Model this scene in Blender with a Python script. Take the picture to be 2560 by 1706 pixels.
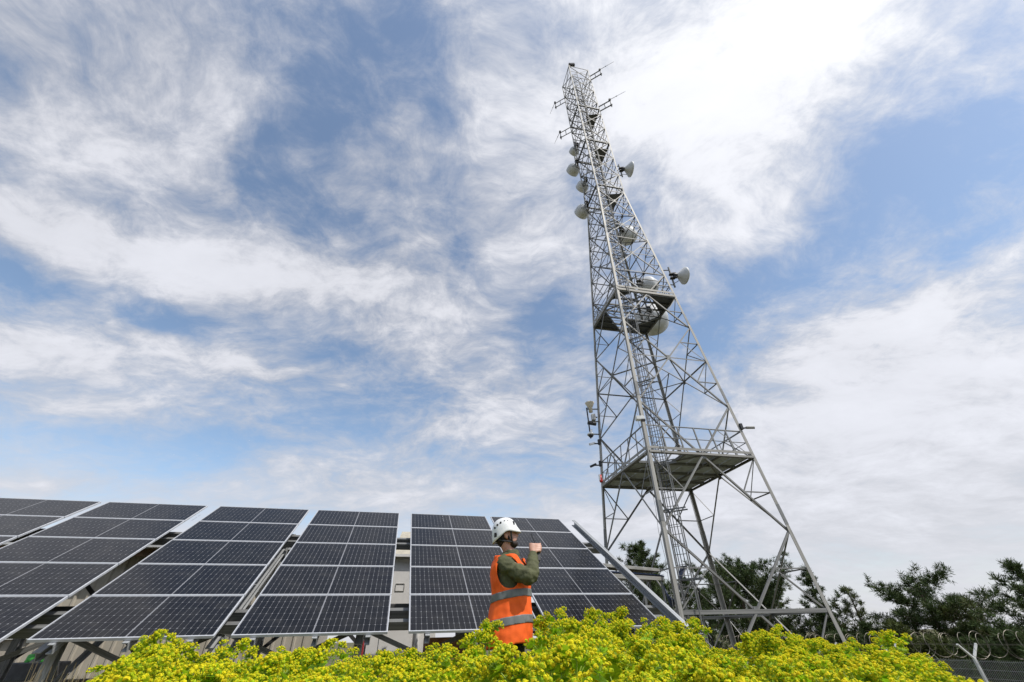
import bpy, bmesh, math, random
from mathutils import Vector, Matrix, Euler, noise as mnoise

for o in list(bpy.data.objects):
    bpy.data.objects.remove(o, do_unlink=True)
scene = bpy.context.scene
COL = scene.collection
R = math.radians

# ------------------------------------------------------------------ camera
CAM_H = 0.85                      # metres above the ground at the photographer's feet
FPX, TH, RO = 1037.9, 0.6199, 0.0271   # focal length in photo pixels, pitch up, roll
cam_d = bpy.data.cameras.new('camera')
cam_d.sensor_width = 36.0
cam_d.sensor_fit = 'HORIZONTAL'
cam_d.lens = FPX / 2560.0 * 36.0
cam_d.clip_start = 0.05
cam_d.clip_end = 6000.0
cam = bpy.data.objects.new('camera', cam_d)
COL.objects.link(cam)
cam.matrix_world = (Matrix.Translation((0, 0, CAM_H)) @ Euler((math.pi / 2 + TH, 0, 0)).to_matrix().to_4x4()
                    @ Matrix.Rotation(-RO, 4, 'Z'))
scene.camera = cam


def ray(u, v):
    """direction (y forward) seen at a photo pixel (2560 x 1706)"""
    a2 = (u - 1280) / FPX
    b2 = -(v - 853) / FPX
    c, s = math.cos(RO), math.sin(RO)
    a = a2 * c + b2 * s
    b = -a2 * s + b2 * c
    return Vector((a, math.cos(TH) - b * math.sin(TH), math.sin(TH) + b * math.cos(TH)))


def at(u, v, Y):
    """world point on that ray at depth Y from the camera"""
    d = ray(u, v)
    return Vector((0, 0, CAM_H)) + d * (Y / d.y)


# ------------------------------------------------------------------ sky, sun, exposure
SUN_EL, SUN_AZ = R(56), R(122)     # azimuth measured to the right of the viewing direction
SUN_DIR = Vector((math.cos(SUN_EL) * math.sin(SUN_AZ), math.cos(SUN_EL) * math.cos(SUN_AZ), math.sin(SUN_EL)))
SKY_STRENGTH = 0.105
SUN_STRENGTH = 3.6
scene.view_settings.view_transform = 'Standard'
scene.view_settings.look = 'None'
scene.view_settings.gamma = 1.0
scene.view_settings.use_curve_mapping = False
scene.view_settings.exposure = 0.0
scene.render.engine = 'CYCLES'

sun_d = bpy.data.lights.new('sun', 'SUN')
sun_d.energy = SUN_STRENGTH
sun_d.angle = R(0.55)
sun_d.color = (1.0, 0.955, 0.89)
sun = bpy.data.objects.new('sun', sun_d)
COL.objects.link(sun)
sun.location = SUN_DIR * 60
sun.rotation_euler = SUN_DIR.to_track_quat('Z', 'Y').to_euler()

world = bpy.data.worlds.new('World')
scene.world = world
world.use_nodes = True
NT = world.node_tree
NT.nodes.clear()
world.cycles.sampling_method = 'MANUAL'
world.cycles.sample_map_resolution = 256


class G:
    """tiny node-graph helper"""
    def __init__(self, nt):
        self.nt = nt

    def n(self, t, **kw):
        nd = self.nt.nodes.new(t)
        for k, v in kw.items():
            setattr(nd, k, v)
        return nd

    def set(self, sock, val):
        if hasattr(val, 'is_output'):
            self.nt.links.new(val, sock)
        else:
            sock.default_value = val

    def math(self, op, a, b=0.0, c=None, clamp=False):
        nd = self.n('ShaderNodeMath', operation=op, use_clamp=clamp)
        self.set(nd.inputs[0], a)
        self.set(nd.inputs[1], b)
        if c is not None:
            self.set(nd.inputs[2], c)
        return nd.outputs[0]

    def vec(self, op, a, b=None, scale=None):
        nd = self.n('ShaderNodeVectorMath', operation=op)
        self.set(nd.inputs[0], a)
        if b is not None:
            self.set(nd.inputs[1], b)
        if scale is not None:
            self.set(nd.inputs['Scale'], scale)
        return nd.outputs['Value'] if op in ('LENGTH', 'DOT_PRODUCT', 'DISTANCE') else nd.outputs[0]

    def rng(self, x, a, b, c, d, mode='SMOOTHSTEP'):
        nd = self.n('ShaderNodeMapRange', interpolation_type=mode)
        for i, v in enumerate((x, a, b, c, d)):
            self.set(nd.inputs[i], v)
        return nd.outputs[0]

    def noise(self, vecin, scale, detail=4, rough=0.55, dist=0.0, out='Fac', dims=None):
        nd = self.n('ShaderNodeTexNoise')
        if dims:
            nd.noise_dimensions = dims
        if vecin is not None:
            self.set(nd.inputs['Vector'], vecin)
        nd.inputs['Scale'].default_value = scale
        nd.inputs['Detail'].default_value = detail
        nd.inputs['Roughness'].default_value = rough
        nd.inputs['Distortion'].default_value = dist
        return nd.outputs[0 if out == 'Fac' else 1]

    def mix(self, fac, a, b):
        nd = self.n('ShaderNodeMix', data_type='RGBA')
        self.set(nd.inputs[0], fac)
        self.set(nd.inputs[6], a)
        self.set(nd.inputs[7], b)
        return nd.outputs[2]

    def mapping(self, v, loc=(0, 0, 0), rot=(0, 0, 0), sc=(1, 1, 1), typ='POINT'):
        nd = self.n('ShaderNodeMapping', vector_type=typ)
        self.set(nd.inputs[0], v)
        nd.inputs[1].default_value = loc
        nd.inputs[2].default_value = rot
        nd.inputs[3].default_value = sc
        return nd.outputs[0]


def cloud_xy(u, v):
    d = ray(u, v).normalized()
    k = 1.0 / (max(d.z, 0.0) + 0.22)
    return Vector((d.x * k, d.y * k))


g = G(NT)
tc = g.n('ShaderNodeTexCoord')
dirv = tc.outputs['Generated']
sep = g.n('ShaderNodeSeparateXYZ')
NT.links.new(dirv, sep.inputs[0])
zc = g.math('MAXIMUM', sep.outputs[2], 0.0)
inv = g.math('DIVIDE', 1.0, g.math('ADD', zc, 0.22))
px = g.math('MULTIPLY', sep.outputs[0], inv)
py = g.math('MULTIPLY', sep.outputs[1], inv)
comb = g.n('ShaderNodeCombineXYZ')
NT.links.new(px, comb.inputs[0])
NT.links.new(py, comb.inputs[1])
P0 = comb.outputs[0]
# domain warp so that nothing in the cloud layer has a clean outline
w1 = g.vec('SUBTRACT', g.noise(P0, 1.6, 3, 0.5, out='Color', dims='2D'), (0.5, 0.5, 0.5))
w2 = g.vec('SUBTRACT', g.noise(P0, 5.5, 2, 0.55, out='Color', dims='2D'), (0.5, 0.5, 0.5))
P1 = g.vec('ADD', P0, g.vec('SCALE', w1, scale=0.30))
P1 = g.vec('ADD', P1, g.vec('SCALE', w2, scale=0.11))

# big cloud banks (+) and openings (-): ends in photo pixels, half width in pixels, weight
BANKS = [
    (-250, 120, 520, 300, 190, 0.62), (150, 20, 620, 160, 90, 0.25), (-60, 330, 430, 420, 70, 0.25),
    (-200, 420, 330, 610, 70, 1.1), (-60, 480, 250, 580, 50, 0.35), (260, 580, 760, 700, 80, 0.95), (-100, 920, 500, 960, 120, 0.40), (700, 690, 1240, 830, 95, 0.70), (560, 640, 1000, 720, 60, 0.35),
    (920, 680, 1175, 560, 24, 0.55), (1000, 1100, 1400, 1085, 28, 0.35), (300, 800, 560, 880, 28, 0.45), (540, 870, 800, 1000, 26, 0.4), (1050, 870, 1420, 1090, 75, 0.55),
    (-200, 830, 420, 900, 52, 0.62), (380, 860, 840, 970, 46, 0.62), (0, 1010, 420, 1040, 26, 0.35), (500, 1050, 800, 1100, 24, 0.3),
    (850, 300, 1120, 560, 105, 0.38), (1030, 260, 1080, 420, 40, 0.25), (1220, 440, 1330, 660, 90, 0.42),
    (1250, 330, 2200, 60, 260, 0.75), (1650, 380, 2080, 330, 190, 0.55), (1900, 30, 2500, -120, 170, 0.6),
    (1650, 560, 2000, 480, 90, 0.45), (1740, 640, 1960, 600, 50, 0.3),
    (2650, 600, 1980, 940, 85, 0.7), (2620, 820, 2000, 1080, 150, 0.75), (2600, 1150, 1850, 1250, 170, 0.7), (1850, 1130, 1650, 1340, 90, 0.45),
    (620, 1210, 1240, 1235, 58, 0.6), (900, 1140, 1330, 1060, 22, 0.35), (620, 1140, 700, 1180, 30, 0.3), (1340, 1130, 1420, 1140, 16, 0.3),
    (-100, 1210, 260, 1200, 22, 0.3), (1250, 1330, 1560, 1320, 55, 0.5),
    (1000, 30, 640, 450, 105, -0.44), (700, 400, 640, 480, 70, -0.22), (1130, 150, 1170, 330, 60, -0.30),
    (-150, 590, 200, 690, 40, -0.55), (180, 690, 640, 860, 34, -0.55), (-100, 1120, 760, 1140, 60, -0.42), (700, 1060, 1000, 1030, 40, -0.35),
    (1330, 740, 1300, 900, 62, -0.5), (1420, 960, 1440, 1120, 40, -0.4), (1000, 960, 1090, 1010, 30, -0.25),
    (2700, 230, 2150, 520, 80, -0.75), (2200, 520, 1800, 760, 70, -0.62), (1800, 760, 1700, 900, 55, -0.45), (2700, 420, 2300, 640, 60, -0.35),
    (1230, 560, 1160, 700, 35, -0.25), (1180, 1290, 1300, 1290, 30, -0.3),
]
acc = 0.0
first = True
for (u1, v1, u2, v2, hw, wgt) in BANKS:
    a, b = cloud_xy(u1, v1), cloud_xy(u2, v2)
    du, dv = u2 - u1, v2 - v1
    L = math.hypot(du, dv)
    um, vm = (u1 + u2) / 2, (v1 + v2) / 2
    wv = (cloud_xy(um - dv / L * hw, vm + du / L * hw) - cloud_xy(um + dv / L * hw, vm - du / L * hw))
    dirn = b - a
    nrm = Vector((-dirn.y, dirn.x)).normalized()
    half_w = abs(wv.dot(nrm)) / 2 * 1.9
    half_l = dirn.length / 2 + half_w * 0.7
    ang = math.atan2(dirn.y, dirn.x)
    mid = (a + b) / 2
    q = g.mapping(P1, (mid.x, mid.y, 0), (0, 0, ang), (half_l, half_w, 1), 'TEXTURE')
    m = g.rng(g.vec('LENGTH', q), 0.0, 1.0, wgt * 1.15, 0.0)
    acc = m if first else g.math('ADD', acc, m)
    first = False

# fibrous detail: noise stretched along the drift of the cirrus, plus finer puffs
W2 = g.vec('ADD', P0, g.vec('SCALE', w1, scale=0.22))
f1 = g.noise(g.mapping(W2, rot=(0, 0, R(-35)), sc=(1.0, 1.55, 1)), 3.6, 8, 0.66, dims='2D')
f2 = g.noise(g.mapping(W2, rot=(0, 0, R(48)), sc=(1.0, 1.9, 1)), 6.4, 6, 0.64, dims='2D')
f3 = g.noise(P1, 15.0, 5, 0.66, dims='2D')
fib = g.math('ADD', g.math('MULTIPLY', f1, 1.0), g.math('MULTIPLY', f2, 0.65))
fib = g.math('ADD', fib, g.math('MULTIPLY', f3, 0.70))
fib = g.math('SUBTRACT', fib, 1.175)
f0 = g.math('SUBTRACT', g.noise(g.mapping(W2, rot=(0, 0, R(-28)), sc=(1, 1.7, 1)), 1.9, 4, 0.6, dims='2D'), 0.5)
fine = g.math('MULTIPLY', fib, g.rng(zc, 0.08, 0.5, 0.45, 1.60))
rawd = g.math('ADD', g.math('ADD', acc, g.math('MULTIPLY', f0, 1.0)), g.math('ADD', fine, 0.26))
# air near the horizon whitens
haz = g.rng(zc, 0.0, 0.38, 0.80, 0.0)
dens = g.rng(g.math('ADD', rawd, haz), -0.40, 1.28, 0.03, 0.97)

sky = g.n('ShaderNodeTexSky')
sky.sky_type = 'NISHITA'
sky.sun_disc = False
sky.sun_elevation = SUN_EL
sky.sun_rotation = SUN_AZ
sky.altitude = 600
sky.air_density = 1.0
sky.dust_density = 1.2
sky.ozone_density = 2.0
# light scattered by thin cloud grows towards the sun
sdot = g.math('MAXIMUM', g.vec('DOT_PRODUCT', dirv, tuple(SUN_DIR)), 0.0)
glow = g.math('POWER', sdot, 3.0)
thick = g.rng(rawd, 0.4, 1.5, 0.0, 1.0)
cb = g.math('ADD', g.math('ADD', g.math('ADD', 6.2, g.math('MULTIPLY', haz, 1.2)), g.math('MULTIPLY', glow, 4.4)), g.math('MULTIPLY', thick, 1.8))
# folds inside the thicker banks
cb = g.math('ADD', cb, g.math('MULTIPLY', g.math('SUBTRACT', f1, 0.5), 1.7))
cb = g.math('ADD', cb, g.math('MULTIPLY', f0, 0.8))
ctint = g.mix(g.math('MULTIPLY', glow, 1.0, clamp=True), (0.93, 0.945, 1.02, 1), (0.97, 0.98, 1.0, 1))
ccol = g.vec('SCALE', ctint, scale=cb)
skyc = g.vec('MULTIPLY', sky.outputs[0], (2.0, 1.93, 1.76))
mixc = g.mix(dens, skyc, ccol)
bg = g.n('ShaderNodeBackground')
NT.links.new(mixc, bg.inputs[0])
bg.inputs[1].default_value = SKY_STRENGTH
wo = g.n('ShaderNodeOutputWorld')
NT.links.new(bg.outputs[0], wo.inputs[0])

# ------------------------------------------------------------------ helpers
MATS = {}


def mat(name, col, rough=0.6, metal=0.0, var=0.0, vscale=6.0, bump=0.0, bscale=40.0, spec=0.5, col2=None, coat=0.0,
        transl=0.0, island=0.0, obj_rand=0.0, coords='Object', detail=5):
    """procedural principled material with noise colour variation and fine relief"""
    if name in MATS:
        return MATS[name]
    m = bpy.data.materials.new(name)
    m.use_nodes = True
    nt = m.node_tree
    nt.nodes.clear()
    h = G(nt)
    out = h.n('ShaderNodeOutputMaterial')
    b = h.n('ShaderNodeBsdfPrincipled')
    b.inputs['Roughness'].default_value = rough
    b.inputs['Metallic'].default_value = metal
    b.inputs['Specular IOR Level'].default_value = spec
    b.inputs['Coat Weight'].default_value = coat
    c = tuple(col) + (1,)
    tcn = h.n('ShaderNodeTexCoord')
    co = tcn.outputs[coords]
    csock = None
    if var > 0 or col2 is not None:
        nz = h.noise(co, vscale, detail, 0.6)
        dark = tuple(x * (1 - var) for x in col) + (1,)
        lite = tuple(min(1, x * (1 + var)) for x in col) + (1,)
        if col2 is not None:
            lite = tuple(col2) + (1,)
            dark = c
        csock = h.mix(h.rng(nz, 0.3, 0.7, 0, 1), dark, lite)
    if island > 0 or obj_rand > 0:
        src = csock if csock is not None else c
        hsv = h.n('ShaderNodeHueSaturation')
        if island > 0:
            gi = h.n('ShaderNodeNewGeometry')
            rs = gi.outputs['Random Per Island']
            amt = island
        else:
            gi = h.n('ShaderNodeObjectInfo')
            rs = gi.outputs['Random']
            amt = obj_rand
        h.set(hsv.inputs['Color'], src)
        h.set(hsv.inputs['Value'], h.rng(rs, 0, 1, 1 - amt, 1 + amt, 'LINEAR'))
        h.set(hsv.inputs['Hue'], h.rng(h.math('FRACT', h.math('MULTIPLY', rs, 7.3)), 0, 1, 0.5 - amt * 0.06, 0.5 + amt * 0.06, 'LINEAR'))
        csock = hsv.outputs[0]
    if csock is None:
        b.inputs['Base Color'].default_value = c
    else:
        h.set(b.inputs['Base Color'], csock)
    if bump > 0:
        bn = h.n('ShaderNodeBump')
        bn.inputs['Strength'].default_value = bump
        bn.inputs['Distance'].default_value = 0.01
        h.set(bn.inputs['Height'], h.noise(co, bscale, 4, 0.6))
        h.set(b.inputs['Normal'], bn.outputs[0])
    sh = b.outputs[0]
    if transl > 0:
        t = h.n('ShaderNodeBsdfTranslucent')
        if csock is None:
            t.inputs[0].default_value = c
        else:
            h.set(t.inputs[0], csock)
        ms = h.n('ShaderNodeMixShader')
        ms.inputs[0].default_value = transl
        nt.links.new(sh, ms.inputs[1])
        nt.links.new(t.outputs[0], ms.inputs[2])
        sh = ms.outputs[0]
    nt.links.new(sh, out.inputs[0])
    MATS[name] = m
    return m


def link(o, parent=None):
    COL.objects.link(o)
    if parent is not None:
        o.parent = parent
    return o


def tag(o, label, cat, group=None):
    o['label'] = label
    o['category'] = cat
    if group:
        o['group'] = group
    return o


def empty(name, loc=(0, 0, 0), rotz=0.0):
    o = bpy.data.objects.new(name, None)
    o.empty_display_size = 0.2
    o.location = loc
    o.rotation_euler = (0, 0, rotz)
    return link(o)


def mesh_obj(name, me, parent=None, m=None):
    if m is not None and len(me.materials) == 0:
        me.materials.append(m)
    return link(bpy.data.objects.new(name, me), parent)


def from_bm(name, bm, m=None, parent=None, smooth=False):
    me = bpy.data.meshes.new(name)
    bm.to_mesh(me)
    bm.free()
    if smooth:
        for p in me.polygons:
            p.use_smooth = True
    return mesh_obj(name, me, parent, m)


def from_py(name, verts, faces, m=None, parent=None, smooth=False):
    me = bpy.data.meshes.new(name)
    me.from_pydata([tuple(v) for v in verts], [], faces)
    me.update()
    if smooth:
        for p in me.polygons:
            p.use_smooth = True
    return mesh_obj(name, me, parent, m)


def frame_mat(p0, p1, up):
    p0, p1 = Vector(p0), Vector(p1)
    z = (p1 - p0).normalized()
    up = Vector(up)
    y = up - z * up.dot(z)
    if y.length < 1e-5:
        y = Vector((1, 0, 0)) - z * z.x
        if y.length < 1e-5:
            y = Vector((0, 1, 0))
    y.normalize()
    x = y.cross(z)
    M = Matrix((x, y, z)).transposed().to_4x4()
    M.translation = p0
    return M


_units = {}


def unit_profile(kind, m):
    """unit-length bars along z shared by every member of a kind: box, angle, channel, tube"""
    key = (kind, m.name)
    if key in _units:
        return _units[key]
    if kind == 'box':
        t = 0.06
        pr = [(-.5 + t, -.5), (.5 - t, -.5), (.5, -.5 + t), (.5, .5 - t), (.5 - t, .5), (-.5 + t, .5), (-.5, .5 - t), (-.5, -.5 + t)]
    elif kind == 'angle':
        t = 0.13
        pr = [(-.5, -.5), (.5, -.5), (.5, -.5 + t), (-.5 + t, -.5 + t), (-.5 + t, .5), (-.5, .5)]
    elif kind == 'channel':
        t = 0.10
        pr = [(-.5, -.5), (.5, -.5), (.5, -.5 + t), (-.5 + t, -.5 + t), (-.5 + t, .5 - t), (.5, .5 - t), (.5, .5), (-.5, .5)]
    elif kind == 'ibeam':
        t = 0.12
        pr = [(-.5, -.5), (.5, -.5), (.5, -.5 + t), (t / 2, -.5 + t), (t / 2, .5 - t), (.5, .5 - t), (.5, .5), (-.5, .5), (-.5, .5 - t),
              (-t / 2, .5 - t), (-t / 2, -.5 + t), (-.5, -.5 + t)]
    else:
        pr = [(.5 * math.cos(i * math.pi / 5), .5 * math.sin(i * math.pi / 5)) for i in range(10)]
    n = len(pr)
    vs = [(x, y, 0) for x, y in pr] + [(x, y, 1) for x, y in pr]
    fs = [(i, (i + 1) % n, n + (i + 1) % n, n + i) for i in range(n)] + [tuple(range(n - 1, -1, -1)), tuple(range(n, 2 * n))]
    me = bpy.data.meshes.new(kind + '_bar')
    me.from_pydata(vs, [], fs)
    me.update()
    me.materials.append(m)
    if kind == 'tube':
        for p in me.polygons:
            p.use_smooth = len(p.vertices) == 4
    _units[key] = me
    return me


def bar(name, p0, p1, w, d, m, parent=None, up=(0, 0, 1), kind='box'):
    """a straight member from p0 to p1 (in the parent's space), w wide, d deep along 'up'"""
    M = frame_mat(p0, p1, up)
    L = (Vector(p1) - Vector(p0)).length
    o = bpy.data.objects.new(name, unit_profile(kind, m))
    link(o, parent)
    o.matrix_local = M @ Matrix.Diagonal((w, d, L, 1))
    return o


def tube_into(bm, pts, radii, seg=8, cap=True, ell=None, ref=(0, 0, 1)):
    """sweep a (possibly elliptical) ring along pts into bm; ell = list of (ra, rb) overriding radii"""
    rings = []
    pts = [Vector(p) for p in pts]
    n = len(pts)
    for i, p in enumerate(pts):
        t = (pts[min(i + 1, n - 1)] - pts[max(i - 1, 0)]).normalized()
        rf = Vector(ref)
        y = rf - t * rf.dot(t)
        if y.length < 1e-4:
            rf = Vector((1, 0, 0))
            y = rf - t * rf.dot(t)
        y.normalize()
        x = y.cross(t)
        ra, rb = ell[i] if ell else ((radii[i], radii[i]) if not isinstance(radii, (int, float)) else (radii, radii))
        rings.append([bm.verts.new(p + x * (ra * math.cos(2 * math.pi * k / seg)) + y * (rb * math.sin(2 * math.pi * k / seg))) for k in range(seg)])
    for i in range(n - 1):
        for k in range(seg):
            bm.faces.new((rings[i][k], rings[i][(k + 1) % seg], rings[i + 1][(k + 1) % seg], rings[i + 1][k]))
    if cap:
        bm.faces.new(rings[0][::-1])
        bm.faces.new(rings[-1])
    return rings


def tube_l(vs, fs, pts, radii, seg=4):
    """light version of tube_into that appends to plain lists, ends open"""
    n = len(pts)
    k0 = len(vs)
    for i, p in enumerate(pts):
        t = pts[min(i + 1, n - 1)] - pts[max(i - 1, 0)]
        x = t.orthogonal().normalized()
        y = t.cross(x).normalized()
        r = radii[i] if isinstance(radii, (list, tuple)) else radii
        for k in range(seg):
            c, s = _CS[seg][k]
            vs.append(p + x * (r * c) + y * (r * s))
    for i in range(n - 1):
        for k in range(seg):
            b = k0 + i * seg
            fs.append((b + k, b + (k + 1) % seg, b + seg + (k + 1) % seg, b + seg + k))


_CS = {s: [(math.cos(2 * math.pi * k / s), math.sin(2 * math.pi * k / s)) for k in range(s)] for s in (3, 4, 5, 6, 8)}


def box_into(bm, c, size, M=None):
    c = Vector(c)
    vs = []
    for x in (-.5, .5):
        for y in (-.5, .5):
            for z in (-.5, .5):
                p = Vector((x * size[0], y * size[1], z * size[2])) + c
                vs.append(bm.verts.new(M @ p if M else p))
    for f in ((0, 1, 3, 2), (4, 6, 7, 5), (0, 4, 5, 1), (2, 3, 7, 6), (0, 2, 6, 4), (1, 5, 7, 3)):
        bm.faces.new([vs[i] for i in f])


def lathe_into(bm, prof, seg=24, M=None):
    """revolve (r, z) profile about z"""
    rings = []
    for r, z in prof:
        if r < 1e-5:
            p = Vector((0, 0, z))
            rings.append([bm.verts.new(M @ p if M else p)])
        else:
            rg = []
            for k in range(seg):
                a = 2 * math.pi * k / seg
                p = Vector((r * math.cos(a), r * math.sin(a), z))
                rg.append(bm.verts.new(M @ p if M else p))
            rings.append(rg)
    for a, b in zip(rings, rings[1:]):
        for k in range(seg):
            k2 = (k + 1) % seg
            if len(a) == 1 and len(b) == 1:
                continue
            if len(a) == 1:
                bm.faces.new((a[0], b[k2], b[k]))
            elif len(b) == 1:
                bm.faces.new((a[k], a[k2], b[0]))
            else:
                bm.faces.new((a[k], a[k2], b[k2], b[k]))


def fbm(x, y, s=1.0, o=4):
    return mnoise.fractal(Vector((x * s, y * s, 3.7)), 1.0, 2.0, o)


def sstep(a, b, x):
    t = max(0.0, min(1.0, (x - a) / (b - a)))
    return t * t * (3 - 2 * t)


def ground_z(x, y):
    """level where the photographer and the panels stand, falling away to the tower and the fence"""
    side = sstep(3.6, 8.5, x + 0.25 * (y - 9))
    back = sstep(7.0, 13.0, y)
    z = -1.45 * side * back
    z += -0.75 * sstep(12.5, 17.0, x) * sstep(6, 14, y)
    z += -2.2 * sstep(20, 60, math.hypot(x - 2, y))
    z += 0.12 * sstep(5.5, 8.0, y) * (1 - side)
    return z


# base materials
M_GALV = mat('galvanised_steel', (0.29, 0.28, 0.255), 0.6, 0.2, var=0.30, vscale=2.2, bump=0.15, bscale=60)
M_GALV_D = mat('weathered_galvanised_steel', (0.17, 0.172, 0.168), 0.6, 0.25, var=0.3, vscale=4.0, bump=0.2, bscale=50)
M_RACK = mat('rack_galvanised_steel', (0.36, 0.37, 0.375), 0.55, 0.25, var=0.25, vscale=5.0, bump=0.15, bscale=50)
M_BRACE_SHADE = mat('shade_toned_galvanised_steel', (0.20, 0.197, 0.187), 0.58, 0.25, var=0.3, vscale=2.0, bump=0.15, bscale=60)  # darker copy of the leg steel: backlight and underside shade put into its colour
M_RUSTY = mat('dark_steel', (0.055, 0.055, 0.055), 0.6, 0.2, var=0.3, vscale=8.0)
M_ALU = mat('anodised_aluminium', (0.56, 0.57, 0.59), 0.42, 0.2, var=0.06, vscale=10)
M_BLACK = mat('black_plastic', (0.018, 0.018, 0.019), 0.5, 0.0, var=0.2)
M_WHITE = mat('white_paint', (0.72, 0.72, 0.70), 0.45, 0.0, var=0.07, vscale=5)
M_CABLE = mat('black_cable_sheath', (0.02, 0.021, 0.026), 0.45, 0.0, var=0.2)

# ------------------------------------------------------------------ ground
def build_ground():
    m = bpy.data.materials.new('dry_soil_and_grass')
    m.use_nodes = True
    h = G(m.node_tree)
    b = m.node_tree.nodes['Principled BSDF']
    b.inputs['Roughness'].default_value = 0.95
    b.inputs['Specular IOR Level'].default_value = 0.2
    co = h.n('ShaderNodeTexCoord').outputs['Object']
    soil = h.mix(h.noise(co, 9, 6, 0.65), (0.10, 0.075, 0.05, 1), (0.24, 0.19, 0.13, 1))
    green = h.mix(h.noise(co, 14, 5, 0.6), (0.035, 0.055, 0.014, 1), (0.09, 0.12, 0.03, 1))
    f = h.rng(h.math('ADD', h.noise(co, 0.55, 5, 0.6), h.math('MULTIPLY', h.noise(co, 5, 4, 0.6), 0.25)), 0.52, 0.74, 0, 1)
    h.set(b.inputs['Base Color'], h.mix(f, soil, green))
    bn = h.n('ShaderNodeBump')
    bn.inputs['Strength'].default_value = 0.6
    bn.inputs['Distance'].default_value = 0.03
    h.set(bn.inputs['Height'], h.noise(co, 25, 6, 0.7))
    h.set(b.inputs['Normal'], bn.outputs[0])
    xs = [-900, -400, -200, -120, -80, -60, -45, -35] + [-30 + i * 0.75 for i in range(81)] + [32, 36, 42, 50, 60, 80, 120, 200, 400, 900]
    ys = [-300, -100, -40, -20, -10] + [-6 + i * 0.75 for i in range(75)] + [52, 56, 62, 70, 85, 110, 150, 220, 350, 600, 1200, 2500]
    vs, fs = [], []
    for y in ys:
        for x in xs:
            near = 1.0 if abs(x) < 32 and -6 <= y < 52 else 0.0
            vs.append((x, y, ground_z(x, y) + near * 0.05 * fbm(x, y, 0.8)))
    W = len(xs)
    for j in range(len(ys) - 1):
        for i in range(W - 1):
            fs.append((j * W + i, j * W + i + 1, (j + 1) * W + i + 1, (j + 1) * W + i))
    o = from_py('ground', vs, fs, m, smooth=True)
    o['kind'] = 'structure'


build_ground()

# ------------------------------------------------------------------ solar array
PSI, TAU = 0.2724, 0.5338
PW, PH, PITCH = 2.094, 1.062, 1.0797
E1 = Vector((math.cos(PSI), math.sin(PSI), 0))                       # along the row, to the right
EN = Vector((-math.sin(PSI), math.cos(PSI), 0))
E2 = EN * math.cos(TAU) + Vector((0, 0, math.sin(TAU)))             # up the slope
E3 = E1.cross(E2).normalized()                                       # out of the glass
A0 = Vector((-3.9853, 6.955, 0.1122 + CAM_H))                        # lower left corner of the fourth column
COL_X = {3: 0.0, 4: PW + .3079, 5: 2 * PW + .3079 + .1491, 2: -(PW + .2084), 1: -(2 * PW + .2084 + .2771), 0: -(3 * PW + .2084 + .2771 + .1558)}
ARR = Matrix((E1, E2, E3)).transposed().to_4x4()


def arr(s, t, d=0.0):
    """point of the array plane: s along the row, t up the slope, d out of the glass"""
    return A0 + E1 * s + E2 * t + E3 * d


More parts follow.
